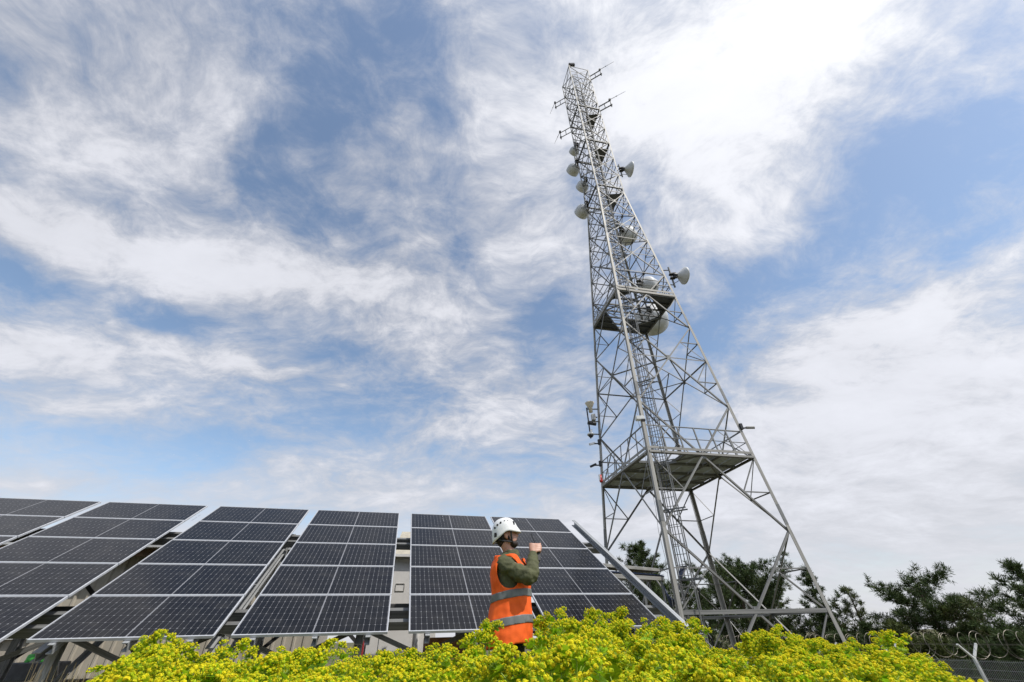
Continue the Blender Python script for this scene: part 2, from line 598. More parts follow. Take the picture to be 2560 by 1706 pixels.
def panel_meshes():
    # aluminium frame: four bars with an inner lip, mitred into one ring
    bm = bmesh.new()
    t, hgt = 0.015, 0.038
    o = [(0, 0), (PW, 0), (PW, PH), (0, PH)]
    i_ = [(t, t), (PW - t, t), (PW - t, PH - t), (t, PH - t)]

    def lv(pts, z):
        return [bm.verts.new((x, y, z)) for x, y in pts]
    bev = 0.004
    ob = [(bev, bev), (PW - bev, bev), (PW - bev, PH - bev), (bev, PH - bev)]
    loops = [lv(i_, -hgt), lv(o, -hgt), lv(o, -bev), lv(ob, 0), lv(i_, 0), lv(i_, -0.006)]
    for a, b in zip(loops, loops[1:]):
        for k in range(4):
            bm.faces.new((a[k], a[(k + 1) % 4], b[(k + 1) % 4], b[k]))
    for k in range(4):
        bm.faces.new((loops[0][(k + 1) % 4], loops[0][k], loops[5][k], loops[5][(k + 1) % 4]))
    bmesh.ops.recalc_face_normals(bm, faces=bm.faces)
    fr = bpy.data.meshes.new('panel_frame')
    bm.to_mesh(fr)
    bm.free()
    fr.materials.append(M_ALU)
    # white laminate behind the cells
    bm = bmesh.new()
    box_into(bm, (PW / 2, PH / 2, -0.0095), (PW - 2 * t - .002, PH - 2 * t - .002, 0.006))
    bs = bpy.data.meshes.new('panel_laminate')
    bm.to_mesh(bs)
    bm.free()
    bs.materials.append(mat('glazed_white_backsheet', (0.21, 0.21, 0.22), 0.22, 0, spec=0.35))
    # 144 half-cut cells, corners cut so that small white diamonds show
    vs, fs = [], []
    mx, my, mid = t + 0.010, t + 0.010, 0.016
    cw = (PW / 2 - mx - mid / 2) / 12
    ch = (PH - 2 * my) / 6
    gp, cc = 0.0018, 0.0098
    for half in (0, 1):
        x0 = mx if half == 0 else PW / 2 + mid / 2
        for i in range(12):
            for j in range(6):
                xa, xb = x0 + i * cw + gp, x0 + (i + 1) * cw - gp
                ya, yb = my + j * ch + gp, my + (j + 1) * ch - gp
                n = len(vs)
                vs += [(xa + cc, ya, 0), (xb - cc, ya, 0), (xb, ya + cc, 0), (xb, yb - cc, 0), (xb - cc, yb, 0), (xa + cc, yb, 0), (xa, yb - cc, 0), (xa, ya + cc, 0)]
                fs.append(tuple(range(n, n + 8)))
    ce = bpy.data.meshes.new('solar_cells')
    ce.from_pydata([(x, y, -0.0052) for x, y, z in vs], [], fs)
    ce.update()
    m = bpy.data.materials.new('silicon_cell_under_glass')
    m.use_nodes = True
    h = G(m.node_tree)
    b = m.node_tree.nodes['Principled BSDF']
    gi = h.n('ShaderNodeNewGeometry').outputs['Random Per Island']
    oi = h.n('ShaderNodeObjectInfo').outputs['Random']
    co = h.n('ShaderNodeTexCoord').outputs['Object']
    c1 = h.mix(gi, (0.0080, 0.0082, 0.0098, 1), (0.0125, 0.0125, 0.0138, 1))
    c2 = h.mix(h.math('MULTIPLY', oi, 0.7), c1, (0.007, 0.0078, 0.0115, 1))
    dust = h.rng(h.noise(co, 2.2, 6, 0.65), 0.42, 0.78, 0.0, 0.13)
    h.set(b.inputs['Base Color'], h.mix(dust, c2, (0.16, 0.15, 0.13, 1)))
    h.set(b.inputs['Roughness'], h.rng(h.noise(co, 3.0, 5, 0.6), 0.3, 0.7, 0.10, 0.19, 'LINEAR'))
    b.inputs['IOR'].default_value = 1.38
    b.inputs['Specular IOR Level'].default_value = 0.26
    ce.materials.append(m)
    return fr, bs, ce


ORD = ['bottom', 'second', 'third', 'fourth', 'top']
COLN = {0: 'the cut-off column at the left edge', 1: 'the second column from the left', 2: 'the third column from the left',
        3: 'the fourth column, left of the shelter', 4: 'the column directly behind the man', 5: 'the rightmost column, nearest the tower'}


def build_panels():
    fr, bs, ce = panel_meshes()
    for c in range(6):
        for r in range(5):
            rt = empty('solar_panel')
            rt.matrix_world = Matrix.Translation(arr(COL_X[c], r * PITCH)) @ ARR
            row = 'bottom' if r == 0 else 'top' if r == 4 else ORD[r] + ' row up'
            lab = ('%s-row dark solar panel of %s' % (row, COLN[c])) if r in (0, 4) else ('dark solar panel in the %s of %s' % (row, COLN[c]))
            tag(rt, lab, 'solar panel', 'solar panels of the tilted array')
            mesh_obj('frame', fr, rt)
            mesh_obj('laminate', bs, rt)
            k = mesh_obj('solar_cells', ce, rt)
            k['kind'] = 'stuff'


build_panels()


def build_rack():
    rt = empty('mounting_rack', (A0.x, A0.y, 0))
    rt_inv = Matrix.Translation((-A0.x, -A0.y, 0))
    tag(rt, 'galvanised steel mounting rack under the whole row of solar panels', 'rack')

    def L(p):
        return rt_inv @ p
    T = 5 * PITCH
    rail_bm = bmesh.new()
    clamp_bm = bmesh.new()
    box_into(clamp_bm, (0, 0, 0.003), (0.055, 0.032, 0.008))
    box_into(clamp_bm, (0, 0, 0.010), (0.016, 0.016, 0.008))
    clamp = bpy.data.meshes.new('clamp')
    clamp_bm.to_mesh(clamp)
    clamp_bm.free()
    clamp.materials.append(M_ALU)
    rail_bm.free()
    end_bm = bmesh.new()
    box_into(end_bm, (0, 0, 0), (0.06, 0.008, 0.05))
    box_into(end_bm, (0, -0.012, 0.0), (0.018, 0.02, 0.018))
    endc = bpy.data.meshes.new('end_clip')
    end_bm.to_mesh(end_bm and endc)
    end_bm.free()
    endc.materials.append(M_ALU)
    for c in range(6):
        for f in (0.136, 0.52, 0.87):
            s = COL_X[c] + PW * f
            o = bar('rail', L(arr(s, -0.045, -0.10)), L(arr(s, T + 0.02, -0.10)), 0.07, 0.115, M_RACK, rt, up=E3, kind='channel')
            inv = o.matrix_local.inverted()
            for r in range(6):
                k = mesh_obj('clamp', clamp, o)
                t = -0.004 if r == 0 else (T - (PITCH - PH) + .004 if r == 5 else r * PITCH - (PITCH - PH) / 2)
                k.matrix_local = inv @ (rt_inv @ (Matrix.Translation(arr(s, t, 0.0)) @ ARR))
            k = mesh_obj('end_clip', endc, o)
            k.matrix_local = inv @ (rt_inv @ (Matrix.Translation(arr(s, -0.012, -0.045)) @ ARR))
    # the bare rail beyond the last column
    s_end = COL_X[5] + PW + 0.50
    o = bar('rail', L(arr(s_end, -0.25, -0.115)), L(arr(s_end, T + 0.06, -0.115)), 0.09, 0.16, M_RACK, rt, up=E3, kind='channel')
    o['label'] = 'bare steel rail beyond the last solar panels'
    # horizontal beams
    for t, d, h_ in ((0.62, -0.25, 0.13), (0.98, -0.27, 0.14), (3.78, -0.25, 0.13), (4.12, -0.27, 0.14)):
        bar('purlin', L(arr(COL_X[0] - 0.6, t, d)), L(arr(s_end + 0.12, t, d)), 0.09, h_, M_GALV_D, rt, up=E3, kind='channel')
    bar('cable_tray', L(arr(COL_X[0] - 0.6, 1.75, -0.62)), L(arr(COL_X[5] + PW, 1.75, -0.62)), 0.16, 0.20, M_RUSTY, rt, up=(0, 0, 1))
    # posts and braces
    prev = None
    for i in range(8):
        s = COL_X[0] + PW * 0.25 + i * 2.02
        if s > s_end:
            break
        pf, pb = arr(s, 0.80, -0.33), arr(s, 3.95, -0.33)
        gf, gb = ground_z(pf.x, pf.y) - 0.1, ground_z(pb.x, pb.y) - 0.1
        bf, bb = Vector((pf.x, pf.y, gf)), Vector((pb.x, pb.y, gb))
        bar('post', L(bf), L(pf), 0.12, 0.14, M_RACK, rt, up=EN, kind='ibeam')
        bar('post', L(bb), L(pb), 0.12, 0.14, M_RACK, rt, up=EN, kind='ibeam')
        bar('rafter', L(arr(s, 0.3, -0.40)), L(arr(s, 4.6, -0.40)), 0.10, 0.12, M_RACK, rt, up=E3, kind='ibeam')
        bar('brace', L(bf + Vector((0, 0, .25))), L(pb + Vector((0, 0, -.6))), 0.07, 0.07, M_RACK, rt, up=E1, kind='angle')
        for p in (bf, bb):
            bar('base_plate', L(p + Vector((0, 0, .11))), L(p + Vector((0, 0, .125))), 0.26, 0.28, M_RACK, rt, up=EN)
        if prev is not None:
            q = prev
            off = EN * 0.08
            bar('cross_brace', L(q[0] + Vector((0, 0, .22)) + off), L(pf + Vector((0, 0, -.05)) + off), 0.07, 0.012, M_GALV_D, rt, up=EN)
            bar('cross_brace', L(bf + Vector((0, 0, .22)) - off), L(q[2] + Vector((0, 0, -.05)) - off), 0.07, 0.012, M_GALV_D, rt, up=EN)
            if i % 2 == 0:
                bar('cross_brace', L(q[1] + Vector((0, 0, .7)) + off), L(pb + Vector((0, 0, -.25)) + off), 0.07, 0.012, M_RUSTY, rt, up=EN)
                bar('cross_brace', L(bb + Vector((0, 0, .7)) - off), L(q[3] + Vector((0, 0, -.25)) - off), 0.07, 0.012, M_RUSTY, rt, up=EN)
        prev = (bf, bb, pf, pb)


build_rack()


# ------------------------------------------------------------------ things behind and below the array
def build_prefab():
    """long beige building of ribbed sheet behind the left part of the array"""
    mw = mat('beige_ribbed_sheet', (0.46, 0.42, 0.35), 0.6, 0.0, var=0.08, vscale=2.0)
    base = A0 + E1 * (-7.6) + EN * 6.6
    base.z = 0.0
    rt = empty('prefab_building', base, PSI)
    tag(rt, 'long beige ribbed-sheet building behind the left half of the solar array', 'building')
    W_, D_, H_ = 8.0, 3.0, 2.95
    # front wall with trapezoid ribs
    vs, fs = [], []
    x = 0.0
    prof = []
    while x < W_ - 0.25:
        prof += [(x, 0), (x + .16, 0), (x + .185, -.035), (x + .225, -.035)]
        x += 0.25
    prof.append((W_, 0))
    for a, b in prof:
        vs += [(a, b, 0.05), (a, b, H_)]
    for i in range(len(prof) - 1):
        fs.append((2 * i, 2 * i + 2, 2 * i + 3, 2 * i + 1))
    from_py('wall', vs, fs, mw, rt)
    bm = bmesh.new()
    box_into(bm, (W_ / 2, D_ / 2 + .05, H_ / 2), (W_ - .02, D_, H_ - .04))
    from_bm('wall', bm, mw, rt)
    bm = bmesh.new()
    box_into(bm, (W_ / 2, D_ / 2 - .1, H_ + 0.06), (W_ + .5, D_ + .9, .10))
    from_bm('roof', bm, mat('pale_grey_roof_sheet', (0.5, 0.5, 0.49), 0.5, 0.1, var=.1), rt)
    bm = bmesh.new()
    box_into(bm, (W_ / 2, -.33, H_ - .09), (W_ + .4, .05, .18))
    from_bm('fascia', bm, mat('brown_timber', (0.16, 0.095, 0.045), 0.7, 0, var=.3, vscale=8), rt)
    bm = bmesh.new()
    box_into(bm, (W_ / 2, -.02, .06), (W_ + .2, .3, .22))
    from_bm('plinth', bm, mat('concrete', (0.40, 0.37, 0.32), 0.9, 0, var=.2, vscale=6, bump=.4), rt)
    bm = bmesh.new()
    box_into(bm, (1.2, -.05, 1.55), (1.1, .06, .9))
    w = from_bm('window', bm, mat('dark_window_glass', (0.02, 0.022, 0.025), 0.1, 0, spec=.5), rt)
    bm = bmesh.new()
    for z in (1.09, 2.01):
        box_into(bm, (1.2, -.06, z), (1.2, .09, .05))
    for xx in (.63, 1.77):
        box_into(bm, (xx, -.06, 1.55), (.05, .09, .87))
    from_bm('frame', bm, M_WHITE, w)


build_prefab()


def build_cabinet():
    """white equipment shelter seen through the gap left of the man"""
    mw = mat('white_sheet_steel', (0.74, 0.72, 0.69), 0.5, 0, var=.05, vscale=3)
    p = at(1003, 1560, 13.6)
    rt = empty('equipment_shelter', (p.x, p.y, ground_z(p.x, p.y)), PSI)
    tag(rt, 'white equipment shelter standing behind the gap between two panel columns', 'shelter')
    bm = bmesh.new()
    box_into(bm, (0, .9, 1.45), (1.9, 1.8, 2.5))
    bmesh.ops.bevel(bm, geom=bm.edges[:], offset=.015, segments=1, affect='EDGES')
    from_bm('body', bm, mw, rt)
    bm = bmesh.new()
    box_into(bm, (0, .85, 2.74), (2.1, 2.1, .07))
    from_bm('roof', bm, mw, rt)
    bm = bmesh.new()
    box_into(bm, (0, .9, .1), (2.0, 1.9, .2))
    from_bm('plinth', bm, MATS['concrete'], rt)
    bm = bmesh.new()
    box_into(bm, (-.1, -.012, 1.4), (.85, .02, 2.0))
    d = from_bm('door', bm, mw, rt)
    bm = bmesh.new()
    box_into(bm, (.22, -.045, 1.4), (.03, .04, .16))
    from_bm('handle', bm, M_GALV, d)
    for z in (1.95, 1.1):
        bm = bmesh.new()
        for zz in (-.09, .09):
            box_into(bm, (-.15, -.03, z + zz), (.24, .014, .014))
        for xx in (-.27, -.03):
            box_into(bm, (xx, -.03, z), (.014, .014, .17))
        from_bm('vent_frame', bm, M_GALV, rt)
    bar('downpipe', (.45, -.06, .1), (.45, -.06, 2.7), .09, .09, mw, rt, kind='tube')


build_cabinet()


def build_canopy():
    """beige tilted awning above the white shelter, blue sky to its left"""
    p = at(1003, 1395, 17.5)
    rt = empty('awning', (p.x + .1, p.y, ground_z(p.x, p.y)), PSI)
    tag(rt, 'beige tilted awning on posts above the white shelter', 'awning')
    mm = mat('beige_panel_underside', (0.42, 0.38, 0.30), 0.6, 0, var=.1)
    z0, z1 = p.z - .05, p.z + .95
    for k, (a, b) in enumerate(((0, .48), (.52, 1.0))):
        vs = [(-.45 + .3 * a, 0 + 1.1 * a, z0 + (z1 - z0) * a), (2.6, 1.1 * a, z0 + (z1 - z0) * a), (2.6, 1.1 * b, z0 + (z1 - z0) * b), (-.45 + .3 * b, 1.1 * b, z0 + (z1 - z0) * b)]
        vs += [(x, y, z + .05) for x, y, z in vs]
        fs = [(0, 3, 2, 1), (4, 5, 6, 7), (0, 1, 5, 4), (1, 2, 6, 5), (2, 3, 7, 6), (3, 0, 4, 7)]
        from_py('sheet', vs, fs, mm, rt)
    for x in (.3, 2.3):
        bar('post', (x, .15, 0), (x, .15, z0 + .08), .07, .07, M_GALV_D, rt)
        bar('post', (x, 1.0, 0), (x, 1.0, z0 + .55), .07, .07, M_GALV_D, rt)


build_canopy()


def build_clutter():
    tim = mat('weathered_timber', (0.33, 0.24, 0.14), 0.85, 0, var=.3, vscale=14, bump=.3)
    # sleeper in front of the array at the lower left
    p = at(150, 1694, 9.2)
    p.z = ground_z(p.x, p.y)
    bm = bmesh.new()
    box_into(bm, (0, 0, .12), (2.3, .24, .24))
    bmesh.ops.bevel(bm, geom=bm.edges[:], offset=.012, segments=1, affect='EDGES')
    o = from_bm('timber_sleeper', bm, tim)
    o.location = p
    o.rotation_euler = (0, 0, .32)
    tag(o, 'weathered timber sleeper lying on the soil below the lower left panels', 'sleeper')
    cm = MATS['concrete']
    p = arr(COL_X[1] + 1.2, 1.6, 0)
    bm = bmesh.new()
    box_into(bm, (0, 0, .15), (4.6, .5, .42))
    bmesh.ops.bevel(bm, geom=bm.edges[:], offset=.02, segments=1, affect='EDGES')
    o = from_bm('concrete_footing', bm, mat('earth_stained_concrete', (0.17, 0.135, 0.10), .95, 0, var=.3, vscale=5, bump=.5))
    o.location = (p.x, p.y + .8, ground_z(p.x, p.y))
    o.rotation_euler = (0, 0, PSI)
    tag(o, 'brown stained concrete footing under the left end of the array', 'footing')
    # green and grey sack behind the first rail
    p = at(103, 1640, 10.6)
    bm = bmesh.new()
    bmesh.ops.create_icosphere(bm, subdivisions=3, radius=1)
    for v in bm.verts:
        k = 1 + .12 * mnoise.noise(v.co * 2.3)
        v.co = Vector((v.co.x * .24, v.co.y * .18, v.co.z * .15 + .15)) * k
    o = from_bm('green_sack', bm, mat('green_woven_plastic', (0.10, 0.62, 0.10), .6, 0, var=.2, vscale=10), smooth=True)
    o.location = (p.x, p.y, p.z - .2)
    bm = bmesh.new()
    box_into(bm, (0, 0, (p.z - .2 + 0.1 - ground_z(p.x, p.y)) / 2), (.9, .6, p.z - .2 + 0.1 - ground_z(p.x, p.y)))
    bmesh.ops.bevel(bm, geom=bm.edges[:], offset=.02, segments=1, affect='EDGES')
    c = from_bm('grey_crate', bm, mat('grey_plastic', (0.13, 0.13, 0.135), .6, 0, var=.2))
    c.location = (p.x, p.y, ground_z(p.x, p.y))
    tag(c, 'dark grey crate under the solar panels holding a green sack', 'crate')
    tag(o, 'bright green plastic sack on a crate under the lower left panels', 'sack')
    # brick-red box stack below the column behind the man
    p = at(1120, 1605, 9.4)
    bm = bmesh.new()
    box_into(bm, (0, 0, .38), (.85, .5, .76))
    bmesh.ops.bevel(bm, geom=bm.edges[:], offset=.008, segments=1, affect='EDGES')
    o = from_bm('cardboard_box', bm, mat('brown_cardboard', (0.36, 0.18, 0.09), .85, 0, var=.15, vscale=5))
    o.location = (p.x, p.y, ground_z(p.x, p.y))
    o.rotation_euler = (0, 0, PSI)
    tag(o, 'reddish brown cardboard box under the column behind the man', 'box')
    # red canister under the fourth column
    p = at(899, 1604, 9.0)
    bm = bmesh.new()
    gz = ground_z(p.x, p.y)
    lathe_into(bm, [(0, 0), (.085, 0), (.09, .02), (.09, p.z - gz - .05), (.07, p.z - gz + .02), (.03, p.z - gz + .05), (.03, p.z - gz + .09), (0, p.z - gz + .09)], 20)
    o = from_bm('red_cylinder', bm, mat('red_enamel', (0.32, 0.02, 0.02), .35, 0, var=.1), smooth=True)
    o.location = (p.x, p.y, gz)
    tag(o, 'dark red extinguisher cylinder standing under the fourth panel column', 'cylinder')


build_clutter()

# ------------------------------------------------------------------ lattice tower
TS = 17.8 / 19.0
TCX, TCY, TYAW = 7.132 * TS, 17.8, -0.561
TA0, TSL, TZB, TZT = 3.96 * TS, 0.099, 25.766 * TS + CAM_H, 46.265 * TS + CAM_H
BASE_Z = -1.40
LEGK = [-math.pi / 2, 0.0, math.pi / 2, math.pi]        # near, right, far, left


def tcorner(k, z):
    a = TA0 - TSL * (min(z, TZB) - CAM_H)
    t = LEGK[k % 4] + TYAW
    return Vector((TCX + a * math.cos(t), TCY + a * math.sin(t), z))


def tface(k, z, f):
    """point on face k (between leg k and k+1) at height z, fraction f along it"""
    return tcorner(k, z).lerp(tcorner(k + 1, z), f)


def build_tower():
    rt = empty('lattice_tower', (TCX, TCY, BASE_Z))
    tag(rt, 'tall four-legged galvanised steel lattice telecom tower with two platforms', 'tower')
    C = Vector((TCX, TCY, BASE_Z))

    def mem(name, a, b, w, k=None, m=M_BRACE_SHADE, kind='angle', d=None, up=None, par=None):
        if up is None:
            if k is not None:
                n = (tface(k, 10, .5) - Vector((TCX, TCY, 10)))
                n.z = 0
                up = -n.normalized()
            else:
                up = (0, 0, 1)
        return bar(name, Vector(a) - C, Vector(b) - C, w, d or w, m, par or rt, up=up, kind=kind)

    # legs: lower tapering part and upright upper part, a splice plate every few metres
    for k in range(4):
        out = (tcorner(k, 5) - Vector((TCX, TCY, 5)))
        out.z = 0
        out.normalize()
        tang = Matrix.Rotation(R(45), 3, 'Z') @ (-out)
        zs = [BASE_Z - .1, 3.7, 8.65, 13.1, 19.9, TZB, 34.5, TZT]
        ws = [.135, .13, .122, .115, .105, .085, .075]
        for i in range(len(zs) - 1):
            mem('leg', tcorner(k, zs[i]), tcorner(k, zs[i + 1]), ws[i], m=M_GALV, up=tang)
            if 0 < i < 6:
                zc_ = zs[i] + .55
                d = (tcorner(k, zc_ + .5) - tcorner(k, zc_)).normalized()
                p = tcorner(k, zc_)
                mem('splice_plate', p - d * .35, p + d * .35, ws[i] * 1.09, m=M_GALV_D, up=tang)
        b = tcorner(k, BASE_Z - .1)
        o = mem('footing', b + Vector((0, 0, -.35)), b + Vector((0, 0, .16)), .7, m=MATS['concrete'], kind='box')
    # X-braced panels: (bottom, top, number of redundants)
    xs = [(BASE_Z + .02, 3.7), (3.7, 8.65), (8.65, 13.1), (13.1, 16.9), (16.9, 19.9), (19.9, 22.4), (22.4, 25.0)]
    for z0, z1 in xs:
        w0 = (tcorner(0, z0) - tcorner(1, z0)).length
        w1 = (tcorner(0, z1) - tcorner(1, z1)).length
        fc = w0 / (w0 + w1)
        zc_ = z0 + (z1 - z0) * fc
        big = z1 < 17
        dw = .066 if z1 < 9 else .058 if big else .046
        rw = .038 if big else .032
        for k in range(4):
            a0, b0, a1, b1 = tcorner(k, z0), tcorner(k + 1, z0), tcorner(k, z1), tcorner(k + 1, z1)
            n = (tface(k, 10, .5) - Vector((TCX, TCY, 10)))
            n.z = 0
            n.normalize()
            off = n * .012
            mem('diagonal_brace', a0 + off, b1 + off, dw, k)
            mem('diagonal_brace', b0 - off, a1 - off, dw, k)
            X = a0.lerp(b1, fc)
            mem('horizontal_brace', tcorner(k, zc_), tcorner(k + 1, zc_), dw * (1.7 if z0 < 0 else .9), k)
            # gusset where the diagonals cross
            mem('gusset_plate', X - Vector((0, 0, .13)) + off * 2, X + Vector((0, 0, .13)) + off * 2, .17 if big else .10, k, M_GALV_D, 'box', d=.012)
            # redundants in the four leg triangles
            for leg0, leg1, diag0, diag1, zs_, ze in ((a0, a1, a0, X, z0, zc_), (b0, b1, b0, X, z0, zc_), (a0, a1, a1, X, z1, zc_), (b0, b1, b1, X, z1, zc_)):
                zm = (zs_ + ze) / 2
                lp = leg0.lerp(leg1, (zm - z0) / (z1 - z0))
                dp = diag0.lerp(diag1, .5)
                lc = leg0.lerp(leg1, (zc_ - z0) / (z1 - z0))
                mem('redundant_brace', lp, dp, rw, k)
                mem('redundant_brace', dp, lc, rw, k)
        # plan bracing joining the middles of the faces
        if big or z0 in (16.9, 22.4):
            for k in range(4):
                mem('plan_brace', tface(k, zc_, .5), tface(k + 1, zc_, .5), .05 if big else .036)
    for z in (3.7, 16.9, 19.9, 22.4, 25.0):
        for k in range(4):
            if z != 3.7:
                mem('horizontal_brace', tcorner(k, z), tcorner(k + 1, z), .048, k)
    # upright part
    z = 25.0
    nb = 9
    dz = (TZT - .15 - z) / nb
    for i in range(nb):
        z0, z1 = z + i * dz, z + (i + 1) * dz
        zc_ = (z0 + z1) / 2
        for k in range(4):
            n = (tface(k, 10, .5) - Vector((TCX, TCY, 10)))
            n.z = 0
            n.normalize()
            off = n * .01
            mem('diagonal_brace', tcorner(k, z0) + off, tcorner(k + 1, z1) + off, .046, k)
            mem('diagonal_brace', tcorner(k + 1, z0) - off, tcorner(k, z1) - off, .046, k)
            mem('horizontal_brace', tcorner(k, z1), tcorner(k + 1, z1), .05, k)
            mem('horizontal_brace', tcorner(k, zc_), tcorner(k + 1, zc_), .034, k)
        if i % 2:
            for k in range(4):
                mem('plan_brace', tface(k, z1, .5), tface(k + 1, z1, .5), .036)
    return rt, mem, C


TOWER, tmem, TC = build_tower()
ZP, ZM = 6.40, 15.25                # lower and middle platform


def build_platforms():
    M_DECK = mat('underside_of_checker_plate', (0.42, 0.46, 0.52), .6, .1, var=.18, vscale=3)
    # ---- lower platform: plates on joists, open hatch beside the ladder
    dk = bpy.data.objects.new('platform', None)
    link(dk, TOWER)
    dk['label'] = 'lower work platform with handrail'
    c = [tcorner(k, ZP) for k in range(4)]

    def q(f, g_, dz=0.0):
        """f along face 0 (near to right), g_ towards the far side"""
        return c[0].lerp(c[1], f).lerp(c[3].lerp(c[2], f), g_) + Vector((0, 0, dz))
    nx, ny = 6, 4
    for i in range(nx):
        for j in range(ny):
            if (i, j) in ((1, 0), (0, 0)):
                continue
            e = .006
            f0, f1, g0, g1 = i / nx + e * .3, (i + 1) / nx - e * .3, j / ny + e * .3, (j + 1) / ny - e * .3
            vs = [q(f0, g0, .05) - TC, q(f1, g0, .05) - TC, q(f1, g1, .05) - TC, q(f0, g1, .05) - TC]
            vs += [v + Vector((0, 0, .008)) for v in vs]
            from_py('deck_plate', vs, [(0, 3, 2, 1), (4, 5, 6, 7), (0, 1, 5, 4), (1, 2, 6, 5), (2, 3, 7, 6), (3, 0, 4, 7)], M_DECK, dk)
    for j in range(ny + 1):
        tmem('joist', q(0, j / ny), q(1, j / ny), .09, m=M_GALV_D, par=dk, up=(0, 0, 1))
    for i in (0, 2, 4, 6):
        tmem('joist', q(i / nx, 0, -.02), q(i / nx, 1, -.02), .08, m=M_GALV_D, par=dk, up=(0, 0, 1))
    for k in range(4):
        a, b = c[k], c[(k + 1) % 4]
        n = ((a + b) / 2 - Vector((TCX, TCY, ZP))).normalized()
        o = n * .05
        tmem('toe_board', a + o + Vector((0, 0, .16)), b + o + Vector((0, 0, .17)), .012, m=M_GALV, kind='box', d=.10, par=dk, up=(0, 0, 1))
        tmem('edge_beam', a + o + Vector((0, 0, -.0)), b + o + Vector((0, 0, -.0)), .08, m=M_GALV, kind='channel', d=.08, par=dk, up=(0, 0, 1))
        for z, w in ((1.12, .05), (.62, .032)):
            a2, b2 = tcorner(k, ZP + z), tcorner(k + 1, ZP + z)
            tmem('handrail', a2, b2, w, m=M_GALV_D, kind='tube', par=dk)
        for i in range(1, 6):
            f = i / 6
            tmem('baluster', a.lerp(b, f) + o * .9, tcorner(k, ZP + 1.12).lerp(tcorner(k + 1, ZP + 1.12), f), .045, k, m=M_GALV_D, par=dk)
    # ---- middle platform: open ring with plated corners
    dm = bpy.data.objects.new('platform', None)
    link(dm, TOWER)
    dm['label'] = 'middle platform with solid corner plates and open centre'
    c = [tcorner(k, ZM) for k in range(4)]
    M_DK2 = mat('dark_painted_plate', (0.085, 0.09, 0.095), .55, .2, var=.15)
    for k in range(4):
        a = c[k]
        m1 = a.lerp(c[(k + 1) % 4], .46)
        m2 = a.lerp(c[(k + 3) % 4], .46)
        if k == 0:
            m1, m2 = a.lerp(c[1], .30), a.lerp(c[3], .30)
        vs = [p - TC + Vector((0, 0, .04)) for p in (a, m1, m2)]
        vs += [v + Vector((0, 0, .01)) for v in vs]
        from_py('corner_plate', vs, [(0, 2, 1), (3, 4, 5), (0, 1, 4, 3), (1, 2, 5, 4), (2, 0, 3, 5)], M_DK2, dm)
        b = c[(k + 1) % 4]
        n = ((a + b) / 2 - Vector((TCX, TCY, ZM))).normalized()
        tmem('edge_beam', a + n * .04, b + n * .04, .09, m=M_GALV, kind='channel', d=.13, par=dm, up=(0, 0, 1))
        tmem('toe_board', a + n * .05 + Vector((0, 0, .22)), b + n * .05 + Vector((0, 0, .22)), .012, m=M_GALV, kind='box', d=.12, par=dm, up=(0, 0, 1))
        a2, b2 = tcorner(k, ZM + 1.1), tcorner(k + 1, ZM + 1.1)
        tmem('handrail', a2, b2, .04, m=M_GALV_D, kind='tube', par=dm)
        tmem('handrail', tcorner(k, ZM + .65), tcorner(k + 1, ZM + .65), .03, m=M_GALV_D, kind='tube', par=dm)
    for f in (.2, .36, .52, .68, .84):
        tmem('joist', c[0].lerp(c[3], f), c[1].lerp(c[2], f), .075, m=M_DK2, par=dm, up=(0, 0, 1))
    q0, q1 = c[3].lerp(c[2], .40), c[3].lerp(c[2], .62)
    vs = [c[0].lerp(c[3], .70).lerp(c[1].lerp(c[2], .70), .42), c[0].lerp(c[3], .70).lerp(c[1].lerp(c[2], .70), .72),
          c[0].lerp(c[3], .88).lerp(c[1].lerp(c[2], .88), .72), c[0].lerp(c[3], .88).lerp(c[1].lerp(c[2], .88), .42)]
    vs = [v - TC + Vector((0, 0, .05)) for v in vs]
    vs += [v + Vector((0, 0, .01)) for v in vs]
    from_py('deck_plate', vs, [(0, 3, 2, 1), (4, 5, 6, 7), (0, 1, 5, 4), (1, 2, 6, 5), (2, 3, 7, 6), (3, 0, 4, 7)], M_DK2, dm)
    # ---- two small rest platforms high up
    for zz in (25.5, 31.2, 36.5):
        c = [tcorner(k, zz) for k in range(4)]
        d2 = bpy.data.objects.new('platform', None)
        link(d2, TOWER)
        d2['label'] = 'small rest platform high inside the tower'
        pts = [c[0].lerp(c[2], .30).lerp(c[1].lerp(c[2], .45), .25), c[1].lerp(c[2], .20), c[1].lerp(c[2], .95), c[0].lerp(c[2], .70)]
        vs = [v - TC for v in pts]
        vs += [v + Vector((0, 0, .012)) for v in vs]
        from_py('deck_plate', vs, [(0, 3, 2, 1), (4, 5, 6, 7), (0, 1, 5, 4), (1, 2, 6, 5), (2, 3, 7, 6), (3, 0, 4, 7)], M_DK2, d2)
        for k in range(4):
            tmem('edge_beam', c[k], c[(k + 1) % 4], .07, k, m=M_GALV_D, par=d2, d=.1, kind='channel')


build_platforms()


def lad_pt(z, off_in, off_side):
    """point inside the tower near the near leg: off_in towards the axis, off_side towards the right face"""
    c = tcorner(0, z)
    inn = (Vector((TCX, TCY, z)) - c).normalized()
    side = (tcorner(1, z) - tcorner(3, z)).normalized()
    return c + inn * off_in + side * off_side


